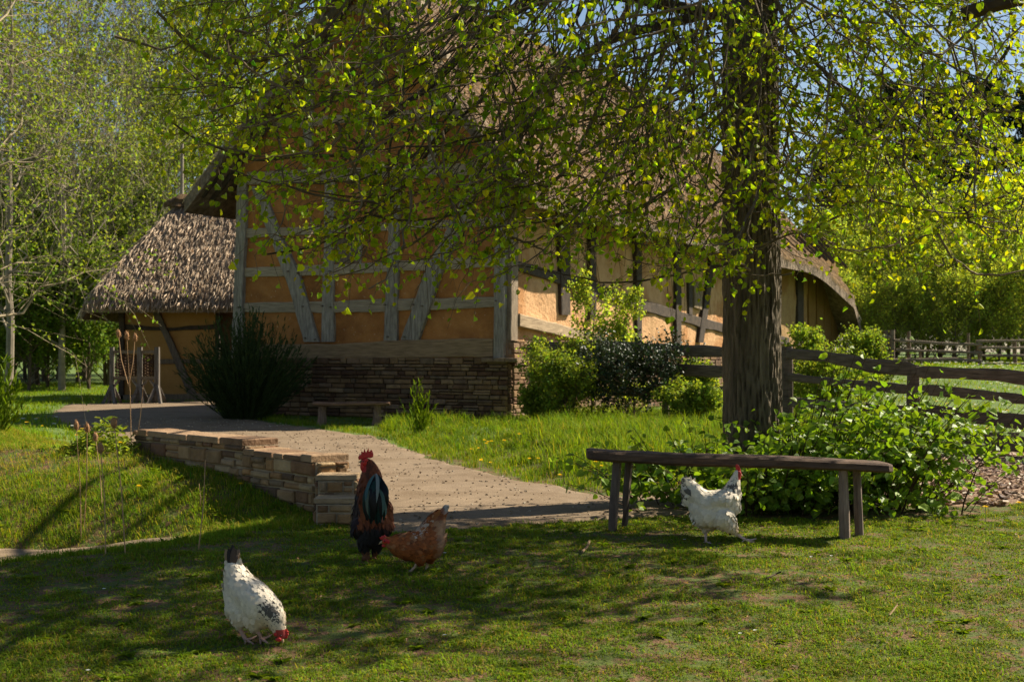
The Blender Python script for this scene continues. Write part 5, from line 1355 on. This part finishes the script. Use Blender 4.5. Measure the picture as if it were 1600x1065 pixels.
# ------------------------------------------------------------------ birds
def make_bird(name, label, D, ox, oy, zoom, x0, y0, chains, colfn, flowfn, leg_pts, toes, skin_ly, feathers, fl=(.022, .036), seed=0, fwid=.8, voxel=.0055, body_mat='plume'):
    """chains: lists of (cx, cy, depth, r) in crop pixels of the photograph, depth in metres; (x0,y0,zoom) locate the crop"""
    k = F / D * zoom                                   # crop pixels per metre
    fx, fy = ox, oy                                    # foot reference in crop pixels
    base = P(x0 + fx / zoom, y0 + fy / zoom, D); gzv = g1(base.x, base.y); base.z = gzv
    t = thing(name, label, "chicken", base)
    def L(cx, cy, dy=0.0): return Vector(((cx - fx) / k, dy, (fy - cy) / k))
    mb = MB()
    for ch in chains:
        ly = 1.0
        if isinstance(ch, tuple): ly, ch = ch
        for a, b in zip(ch[:-1], ch[1:]) if len(ch) > 1 else [(ch[0], ch[0])]:
            pa, pb = L(*a[:3]), L(*b[:3]); ra, rb = a[3] / k, b[3] / k
            n = max(1, int((pa - pb).length / (min(ra, rb) * .35)) + 1)
            for i in range(n + 1):
                q = i / n; r_ = ra + (rb - ra) * q; mb.ball(pa.lerp(pb, q), (r_, r_ * ly, r_), 16, 10)
    me = bpy.data.meshes.new("tmp"); me.from_pydata(mb.v, [], mb.f); tmp = bpy.data.objects.new("tmp", me); COL.objects.link(tmp)
    md = tmp.modifiers.new("r", 'REMESH'); md.mode = 'VOXEL'; md.voxel_size = voxel
    sm = tmp.modifiers.new("s", 'SMOOTH'); sm.iterations = 7; sm.factor = .6
    dg = bpy.context.evaluated_depsgraph_get(); ev = tmp.evaluated_get(dg); em = ev.to_mesh()
    nv = len(em.vertices); V = np.empty(nv * 3, np.float32); em.vertices.foreach_get("co", V); V = V.reshape(-1, 3).astype(float)
    Nn = np.empty(nv * 3, np.float32); em.vertices.foreach_get("normal", Nn); Nn = Nn.reshape(-1, 3).astype(float)
    quads = np.array([tuple(p.vertices) for p in em.polygons if len(p.vertices) == 4], int)
    ev.to_mesh_clear(); bpy.data.objects.remove(tmp)
    rng = np.random.default_rng(seed)
    V = V + Nn * (.0022 * (fbm(V[:, 0] * 60 + 9, V[:, 2] * 60, 1) - .5) * 2)[:, None]
    cen = V[quads].mean(1)
    def crop(p): return p[:, 0] * k + fx, fy - p[:, 2] * k
    cxs, cys = crop(cen); C = colfn(cxs, cys, cen[:, 1], rng)
    nb = NB(); nb.add(V, quads, C)
    # legs and toes belong to the same body mesh
    lm = MB()
    for pl_ in leg_pts:
        lm.tube([L(*q[:3]) for q in pl_], [q[3] / k for q in pl_], 8)
    for pl_ in toes:
        lm.tube([L(*q[:3]) for q in pl_], [q[3] / k for q in pl_], 6)
    lv = np.array(lm.v); lq = np.array([f for f in lm.f if len(f) == 4]); nb.add(lv, lq, np.tile([skin_ly], (len(lq), 1)))
    # feathers
    area = np.linalg.norm(np.cross(V[quads[:, 1]] - V[quads[:, 0]], V[quads[:, 3]] - V[quads[:, 0]]), axis=1)
    fi = rng.choice(len(quads), feathers, p=area / area.sum()); p = cen[fi]; nn = unit(Nn[quads[fi]].mean(1))
    cx, cy = crop(p); fl2 = flowfn(cx, cy); d3 = np.stack([fl2[0], rng.normal(0, .12, feathers), -fl2[1]], 1)
    ok = fl2[2] > 0; d3 = unit(d3); d3 = unit(d3 - nn * (d3 * nn).sum(1, keepdims=True) + rng.normal(0, .13, d3.shape)) + nn * .045
    cc = colfn(cx, cy, p[:, 1], rng) * rng.uniform(.90, 1.06, (feathers, 1))
    fs = rng.uniform(*fl, feathers) * fl2[2]
    nb.leaves(p[ok] + nn[ok] * .001, d3[ok], nn[ok], fs[ok], cc[ok], wid=fwid, fold=-.10, curl=.14)
    body = nb.build("body", M[body_mat], t, local=True, smooth=True)
    return t, L, k
def plume(t, L, name, items, m='plume'):
    """long feathers: (points in crop px [(cx,cy,dy)...], width crop px, colour)"""
    mb = MB()
    for pts, wd, col in items:
        q = [L(*p) for p in pts]; n = 8; tt = np.linspace(0, 1, n)
        ln = [q[0] * (1 - s) ** 2 + q[1] * 2 * s * (1 - s) + q[2] * s * s for s in tt]
        prof = [.25, .7, .95, 1, 1, .9, .65, .12]; vs = []
        for i in range(n):
            d = (ln[min(i + 1, n - 1)] - ln[max(i - 1, 0)]).normalized(); s = d.cross(Vector((0, -1, 0)))
            if s.length < .1: s = Vector((1, 0, 0))
            s.normalize(); s = (s + Vector((0, random.uniform(-.15, .15), 0)))
            w_ = wd * prof[i]; rdg = Vector((0, -w_ * .25, 0))
            vs += [ln[i] - s * w_, ln[i] + rdg, ln[i] + s * w_]
        mb.add(vs, [(i * 3 + j, i * 3 + j + 1, (i + 1) * 3 + j + 1, (i + 1) * 3 + j) for i in range(n - 1) for j in (0, 1)], col)
    return mb.build(name, M[m], t, local=True, smooth=True)
def comb(t, L, pts, dy, th):
    mb = MB(); poly = [L(x, y, dy) for x, y in pts]; c = sum(poly, Vector()) / len(poly)
    n = len(poly); vs = []
    for s, g in ((-th, .82), (0, 1.0), (th, .82)): vs += [c + (p - c) * g + Vector((0, s, 0)) for p in poly]
    fs = [(j, (j + 1) % n, (j + 1) % n + n, j + n) for j in range(n)] + [(j + n, (j + 1) % n + n, (j + 1) % n + 2 * n, j + 2 * n) for j in range(n)]
    vs += [c + Vector((0, -th * 1.1, 0)), c + Vector((0, th * 1.1, 0))]
    fs += [(3 * n, (j + 1) % n, j) for j in range(n)] + [(3 * n + 1, 2 * n + j, 2 * n + (j + 1) % n) for j in range(n)]
    mb.add(vs, fs); return mb.build("comb", M['comb'], t, local=True)
def blobs(t, L, name, items, k, m, fl=.5):
    mb = MB()
    for (cx, cy, dy, rx, rz) in items: mb.ball(L(cx, cy, dy), (rx / k, min(rx, rz) / k * fl, rz / k), 10, 8)
    return mb.build(name, M[m], t, local=True, smooth=True)
def beak(t, L, k, a, b, c, r):
    mb = MB(); mb.tube([L(*a), L(*b), L(*c)], [r / k, r * .6 / k, r * .08 / k], 8); return mb.build("beak", M['beak'], t, local=True, smooth=True)

WHITE = np.array([.77, .68, .54]); BLK = np.array([.035, .033, .035])
def mixc(a, b, t): return a * (1 - t[:, None]) + b * t[:, None]
# --- white hen walking in front of the bench
def col1(cx, cy, dy, rng):
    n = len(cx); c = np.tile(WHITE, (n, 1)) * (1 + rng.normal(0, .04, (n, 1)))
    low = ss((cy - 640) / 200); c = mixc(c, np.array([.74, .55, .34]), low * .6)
    nk = np.exp(-((cx - 825) / 75) ** 2 - ((cy - 345) / 52) ** 2) * 1.15; c = mixc(c, BLK, ((rng.random(n) < nk * .8) * .85))
    tl = (cx < 340) & (cy < 500); c = mixc(c, BLK, (tl & (rng.random(n) < .42)) * .85)
    hd = (cy < 270) & (cx > 850) & (cx < 925) & (cy > 165); c = np.where((hd & (cx > 868))[:, None], [[.45, .05, .04]], c)
    return np.clip(c, .01, 1)
def flow1(cx, cy):
    dx = np.full(len(cx), -1.0); dyv = np.where(cx > 700, 1.4, np.where(cx < 480, -.9, .25)); dyv = np.where((cy > 640), 1.0, dyv)
    s = np.where(cy < 270, .35, np.where(cy < 420, .75, 1.0)); s = np.where((cx > 845) & (cy < 265), 0, s); s = np.where(cy > 830, .6, s)
    return dx, dyv, s
ch1 = [[(872, 205, 0, 44), (845, 270, 0, 56), (820, 350, 0, 80), (795, 450, 0, 118), (745, 520, 0, 150), (640, 545, 0, 160), (520, 535, 0, 145), (440, 470, 0, 112), (385, 390, 0, 85), (320, 300, 0, 52)],
       [(790, 560, 0, 120), (640, 640, 0, 160), (520, 650, 0, 150), (440, 600, 0, 110)],
       [(600, 700, .03, 130), (545, 790, .035, 70), (522, 850, .03, 28)], [(700, 680, -.04, 130), (770, 760, -.045, 85), (820, 820, -.045, 45), (850, 865, -.045, 20)],
       [(800, 455, -.045, 60), (720, 480, -.06, 82), (620, 495, -.055, 80), (540, 500, -.04, 52)], (.45, [(330, 520, 0, 60), (300, 420, 0, 50), (290, 300, 0, 40)])]
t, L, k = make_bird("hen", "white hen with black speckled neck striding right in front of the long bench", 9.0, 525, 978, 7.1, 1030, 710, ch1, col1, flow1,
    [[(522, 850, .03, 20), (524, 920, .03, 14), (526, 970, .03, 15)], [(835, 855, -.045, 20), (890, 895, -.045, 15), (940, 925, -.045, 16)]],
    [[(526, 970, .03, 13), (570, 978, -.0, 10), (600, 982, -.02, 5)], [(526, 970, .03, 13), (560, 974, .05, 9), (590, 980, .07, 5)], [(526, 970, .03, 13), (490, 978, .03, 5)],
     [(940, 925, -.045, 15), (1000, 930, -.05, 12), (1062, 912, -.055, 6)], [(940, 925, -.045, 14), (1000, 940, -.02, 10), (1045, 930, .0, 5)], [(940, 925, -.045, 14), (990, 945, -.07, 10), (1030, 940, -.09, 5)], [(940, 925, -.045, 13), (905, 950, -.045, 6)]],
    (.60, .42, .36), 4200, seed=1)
plume(t, L, "tail_feathers", [([(430, 470, d_), (330, 380 + o_ * .4, d_), (x_, y_, d_ * 1.5)], .017, c_) for (x_, y_, d_, o_, c_) in
    [(262, 235, .0, -20, (.66, .6, .5)), (300, 220, .015, -30, (.1, .09, .085)), (345, 225, -.015, -40, (.6, .55, .45)), (252, 290, .02, 0, (.09, .085, .08)), (250, 350, -.02, 30, (.68, .62, .52)), (258, 400, .03, 50, (.1, .09, .085)), (270, 460, -.03, 80, (.66, .6, .5)), (275, 515, .0, 110, (.64, .56, .46)), (290, 250, -.03, -10, (.7, .65, .56)), (262, 380, -.035, 40, (.12, .11, .1)), (400, 250, .0, -40, (.62, .56, .47))]])
comb(t, L, [(850, 160), (845, 115), (858, 100), (880, 105), (895, 135), (905, 170), (908, 205), (885, 190), (868, 170)], 0, .006)
blobs(t, L, "wattle", [(888, 245, -.006, 16, 26), (884, 200, -.018, 22, 26)], k, 'comb', .5)
beak(t, L, k, (893, 215, 0), (915, 222, 0), (932, 236, 0), 14)
blobs(t, L, "eye", [(880, 190, -.026, 6, 6), (880, 190, .026, 6, 6)], k, 'eye', 1)

# --- white hen pecking in the foreground
def col2(cx, cy, dy, rng):
    n = len(cx); c = np.tile(WHITE, (n, 1)) * (1 + rng.normal(0, .04, (n, 1)))
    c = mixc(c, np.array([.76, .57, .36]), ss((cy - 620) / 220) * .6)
    nk = np.exp(-(((cx - 615) + (cy - 690) * -.25) / 70) ** 2 - ((cy - 680) / 95) ** 2) * 1.3; c = mixc(c, BLK, (rng.random(n) < nk * .75) * .88)
    fc = (cx > 655) & (cy > 820); c = np.where(fc[:, None], [[.42, .06, .05]], c)
    return np.clip(c, .01, 1)
def flow2(cx, cy):
    dx = np.full(len(cx), -.55); dyv = np.full(len(cx), -.75); low = cy > 640
    dx = np.where(low & (cx < 500), -.4, dx); dyv = np.where(low & (cx < 500), .5, dyv); s = np.where(cy > 800, .45, np.where(cx > 560, .75, 1.05)); s = np.where((cx > 650) & (cy > 815), 0, s)
    return dx, dyv, s
ch2 = [[(700, 872, -.10, 46), (678, 815, -.095, 62), (640, 740, -.08, 92), (575, 680, -.06, 130), (500, 640, -.04, 155), (420, 600, 0, 168), (330, 540, .03, 158), (270, 440, .05, 120), (238, 355, .06, 85), (228, 315, .065, 48)],
       [(520, 720, -.05, 120), (400, 700, 0, 150), (300, 650, .02, 135), (230, 520, .04, 85)],
       [(330, 720, .0, 110), (315, 800, -.01, 55), (308, 840, -.01, 26)], [(440, 730, -.03, 110), (455, 810, -.05, 60), (470, 850, -.05, 28)]]
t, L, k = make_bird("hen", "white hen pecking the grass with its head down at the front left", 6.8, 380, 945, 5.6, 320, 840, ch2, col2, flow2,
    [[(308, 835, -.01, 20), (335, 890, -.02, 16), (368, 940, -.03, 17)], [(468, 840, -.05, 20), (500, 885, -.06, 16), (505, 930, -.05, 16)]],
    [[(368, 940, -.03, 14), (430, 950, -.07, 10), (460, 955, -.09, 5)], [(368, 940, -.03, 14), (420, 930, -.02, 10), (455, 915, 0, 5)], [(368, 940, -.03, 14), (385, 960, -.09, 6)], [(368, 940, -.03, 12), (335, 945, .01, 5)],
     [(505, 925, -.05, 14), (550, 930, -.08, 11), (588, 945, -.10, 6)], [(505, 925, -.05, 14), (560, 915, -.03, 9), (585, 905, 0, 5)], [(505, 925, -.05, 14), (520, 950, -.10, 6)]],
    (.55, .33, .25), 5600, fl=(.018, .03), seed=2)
tr_ = random.Random(5); its = []
for i in range(34):
    xt = tr_.uniform(150, 280); yt = 118 + abs(xt - 215) * 1.1 + tr_.uniform(0, 60)
    dk = xt < 240
    c_ = (.03, .024, .022) if (dk and tr_.random() < .8) else ((.26, .18, .11) if tr_.random() < .55 else (.09, .06, .045))
    d_ = .06 + tr_.uniform(-.03, .03)
    its.append(([(215 + (xt - 215) * .3, 330, d_), (205 + (xt - 205) * .7, 240, d_), (xt, yt, d_ + .01)], tr_.uniform(.009, .014), c_))
for i in range(9):
    xt = tr_.uniform(138, 310); its.append(([(225 + (xt - 220) * .4, 360, .05), (220 + (xt - 220) * .9, 300, .035), (xt, 215 + tr_.uniform(0, 60), .04)], .011, (.62, .55, .44)))
plume(t, L, "tail_feathers", its)
comb(t, L, [(715, 850), (735, 825), (750, 818), (752, 835), (765, 840), (757, 855), (765, 868), (752, 880), (752, 895), (738, 905), (722, 900)], -.10, .007)
blobs(t, L, "wattle", [(672, 905, -.118, 20, 16), (690, 900, -.135, 22, 18), (655, 855, -.13, 14, 16)], k, 'comb', .6)
beak(t, L, k, (712, 905, -.115), (720, 925, -.12), (716, 945, -.125), 15)
blobs(t, L, "eye", [(700, 868, -.126, 7, 7)], k, 'eye', 1)

# --- brown hen
def col3(cx, cy, dy, rng):
    n = len(cx); c = np.tile([.34, .095, .022], (n, 1)) * (1 + rng.normal(0, .18, (n, 1)))
    v = fbm(cx * .03, cy * .03, 1.0); c = mixc(c, np.array([.42, .22, .10]), ss((v - .5) * 5) * .6)
    c = mixc(c, np.array([.12, .035, .012]), ss((fbm(cx * .05 + 9, cy * .05, 1) - .55) * 6) * .6)
    pale = ss((cx - 800) / 70) * ss((cy - 560) / 60); c = mixc(c, np.array([.50, .36, .24]), pale * .5)
    tb = np.exp(-((cx - 700) / 60) ** 2 - ((cy - 640) / 40) ** 2); c = mixc(c, np.array([.6, .5, .4]), (rng.random(n) < tb) * .7)
    c = mixc(c, np.array([.42, .40, .36]), ss((cx - 865) / 30) * (cy < 540))
    return np.clip(c, .005, 1)
def flow3(cx, cy):
    dx = np.full(len(cx), 1.0); dyv = np.where(cy < 690, -.9, np.where(cx > 780, -.1, .25)); s = np.where(cx < 520, .5, 1.0); s = np.where(cx < 497, 0, s)
    return dx, dyv, s
ch3 = [[(482, 735, -.02, 34), (520, 750, -.01, 48), (570, 765, 0, 78), (640, 775, 0, 103), (730, 775, 0, 112), (800, 750, 0, 98), (835, 660, 0, 66), (865, 580, 0, 42), (900, 510, 0, 22)],
       (.7, [(800, 790, 0, 85), (830, 700, 0, 60)]), (.6, [(740, 690, 0, 60), (800, 620, 0, 56), (850, 550, 0, 36)]), [(720, 830, -.03, 60), (715, 885, -.03, 22)], [(780, 830, .03, 62), (790, 885, .03, 22)]]
t, L, k = make_bird("hen", "rusty brown hen bending forward beside the rooster", 8.15, 765, 950, 4.63, 500, 670, ch3, col3, flow3,
    [[(712, 875, -.03, 14), (690, 915, -.03, 9), (660, 948, -.03, 9)], [(788, 875, .03, 14), (775, 915, .03, 9), (765, 948, .03, 9)]],
    [[(660, 948, -.03, 8), (620, 955, -.05, 4)], [(660, 948, -.03, 8), (640, 962, -.07, 4)], [(660, 948, -.03, 8), (630, 945, -.0, 4)], [(765, 948, .03, 8), (730, 955, .01, 4)], [(765, 948, .03, 8), (745, 962, -.02, 4)], [(765, 948, .03, 8), (780, 955, .04, 4)]],
    (.55, .36, .24), 2800, fl=(.020, .034), seed=3)
plume(t, L, "tail_feathers", [([(790, 640, d_), (845, 570, d_), (x_, y_, d_ * 1.5)], .016, c_) for (x_, y_, d_, c_) in
    [(912, 480, 0, (.45, .42, .37)), (925, 495, .01, (.40, .36, .3)), (890, 495, -.01, (.35, .15, .06)), (900, 540, .02, (.4, .2, .09)), (870, 500, -.02, (.28, .1, .03)), (895, 600, .015, (.5, .38, .26)), (845, 520, .0, (.3, .11, .035)), (815, 545, -.015, (.42, .22, .11))]])
comb(t, L, [(438, 722), (432, 705), (445, 704), (450, 692), (460, 696), (470, 686), (478, 698), (488, 700), (480, 716), (455, 726)], -.02, .006)
blobs(t, L, "wattle", [(466, 764, -.03, 16, 13), (500, 735, -.045, 11, 16), (478, 728, -.044, 20, 18)], k, 'comb', .5)
beak(t, L, k, (458, 738, -.02), (440, 745, -.02), (427, 756, -.02), 13)
blobs(t, L, "eye", [(474, 726, -.056, 5, 5)], k, 'eye', 1)

# --- rooster
def col4(cx, cy, dy, rng):
    n = len(cx); c = np.tile([.17, .045, .016], (n, 1)) * (1 + rng.normal(0, .18, (n, 1)))
    c = mixc(c, np.array([.05, .018, .010]), ss((fbm(cx * .05, cy * .02, 1) - .5) * 5) * .6)
    c = mixc(c, np.array([.34, .10, .03]), (ss((cy - 500) / 60) * (1 - ss((cy - 660) / 40)) * (np.abs(cx - 400) > 60)) * .55)
    c = mixc(c, np.array([.018, .014, .012]), ss((cy - 660) / 50)); wing = (cx < 285) & (cy > 440) & (cy < 680); c = mixc(c, np.array([.02, .02, .025]), wing * .9)
    ft = cy > 865; c = np.where(ft[:, None], [[.16, .065, .028]], c)
    fc = (cy < 300) & (cx < 338); c = np.where(fc[:, None], [[.40, .03, .025]], c)
    return np.clip(c, .004, 1)
def flow4(cx, cy):
    s = np.where(cy < 300, .45, 1.1); s = np.where((cx < 340) & (cy < 300), 0, s); s = np.where(cy > 860, .4, s)
    return (cx - 380) * .001 + .08, np.full(len(cx), 1.0), s
ch4 = [[(325, 235, .02, 38), (352, 262, .02, 50), (368, 320, .01, 72), (368, 400, .0, 92), (368, 480, .01, 112), (375, 560, .03, 128), (385, 640, .03, 128), (375, 710, .02, 112), (365, 750, .01, 95)],
       [(300, 560, .03, 60), (275, 640, .03, 45)], [(465, 560, .02, 58), (480, 660, .02, 48)], [(290, 690, -.02, 62), (262, 720, -.02, 40)], [(460, 700, 0, 60), (505, 685, 0, 30)],
       [(330, 770, -.01, 64), (320, 830, -.01, 46), (332, 880, -.01, 30), (345, 925, -.01, 22), (320, 925, -.02, 20)], [(425, 760, .02, 62), (415, 820, .02, 42), (395, 880, .02, 27), (390, 910, .02, 20)]]
t, L, k = make_bird("rooster", "tall rooster with red comb and black green tail standing beside the stone steps", 8.4, 360, 942, 4.63, 500, 670, ch4, col4, flow4,
    [[(335, 880, -.01, 18), (345, 935, -.01, 12)], [(395, 880, .02, 18), (393, 920, .02, 12)]],
    [[(345, 935, -.01, 11), (350, 945, -.06, 6)], [(345, 935, -.01, 11), (315, 940, -.02, 6)], [(393, 920, .02, 11), (372, 928, .0, 6)], [(393, 920, .02, 11), (405, 930, -.01, 6)]],
    (.30, .13, .05), 3400, fl=(.026, .046), seed=4, fwid=.5)
GRN = (.008, .030, .026); BL2 = (.004, .004, .005)
items = []
rr = random.Random(3)
for i in range(60):
    xe = rr.uniform(352, 492); ye = 695 - abs(xe - 420) * .8 - rr.uniform(0, 160); c_ = GRN if rr.random() < .25 else BL2
    xc = 415 + (xe - 415) * 1.35 + rr.uniform(-8, 8)
    items.append(([(425 + rr.uniform(-14, 14), 320 + rr.uniform(-10, 60), -.09), (xc, 400, -.15 - rr.uniform(0, .03)), (xe, ye, -.12 - rr.uniform(0, .03))], rr.uniform(.016, .024), c_))
items.append(([(418, 300, -.12), (450, 330, -.19), (430, 500, -.18)], .010, (.16, .19, .18))); items.append(([(412, 305, -.12), (345, 380, -.17), (352, 520, -.16)], .009, (.04, .10, .11)))
items.append(([(430, 400, -.14), (500, 450, -.17), (470, 590, -.17)], .010, (.05, .10, .08))); items.append(([(430, 420, -.14), (505, 500, -.16), (492, 600, -.16)], .008, (.10, .16, .12)))
items.append(([(380, 400, -.14), (345, 470, -.17), (370, 590, -.17)], .009, (.07, .09, .06)))
plume(t, L, "tail_feathers", items, 'gloss')
comb(t, L, [(280, 215), (275, 195), (285, 178), (296, 190), (298, 150), (312, 172), (320, 130), (333, 160), (352, 126), (355, 158), (375, 140), (387, 170), (385, 192), (370, 200), (345, 200), (315, 208)], .0, .009)
blobs(t, L, "wattle", [(310, 262, -.01, 19, 34), (322, 232, -.016, 20, 24), (335, 215, -.02, 14, 14)], k, 'comb', .5)
beak(t, L, k, (300, 226, .0), (288, 229, .0), (276, 236, .0), 12)
blobs(t, L, "eye", [(316, 222, -.028, 5, 5)], k, 'eye', 1)
print("objects", len(bpy.data.objects), "verts", sum(len(m.vertices) for m in bpy.data.meshes))
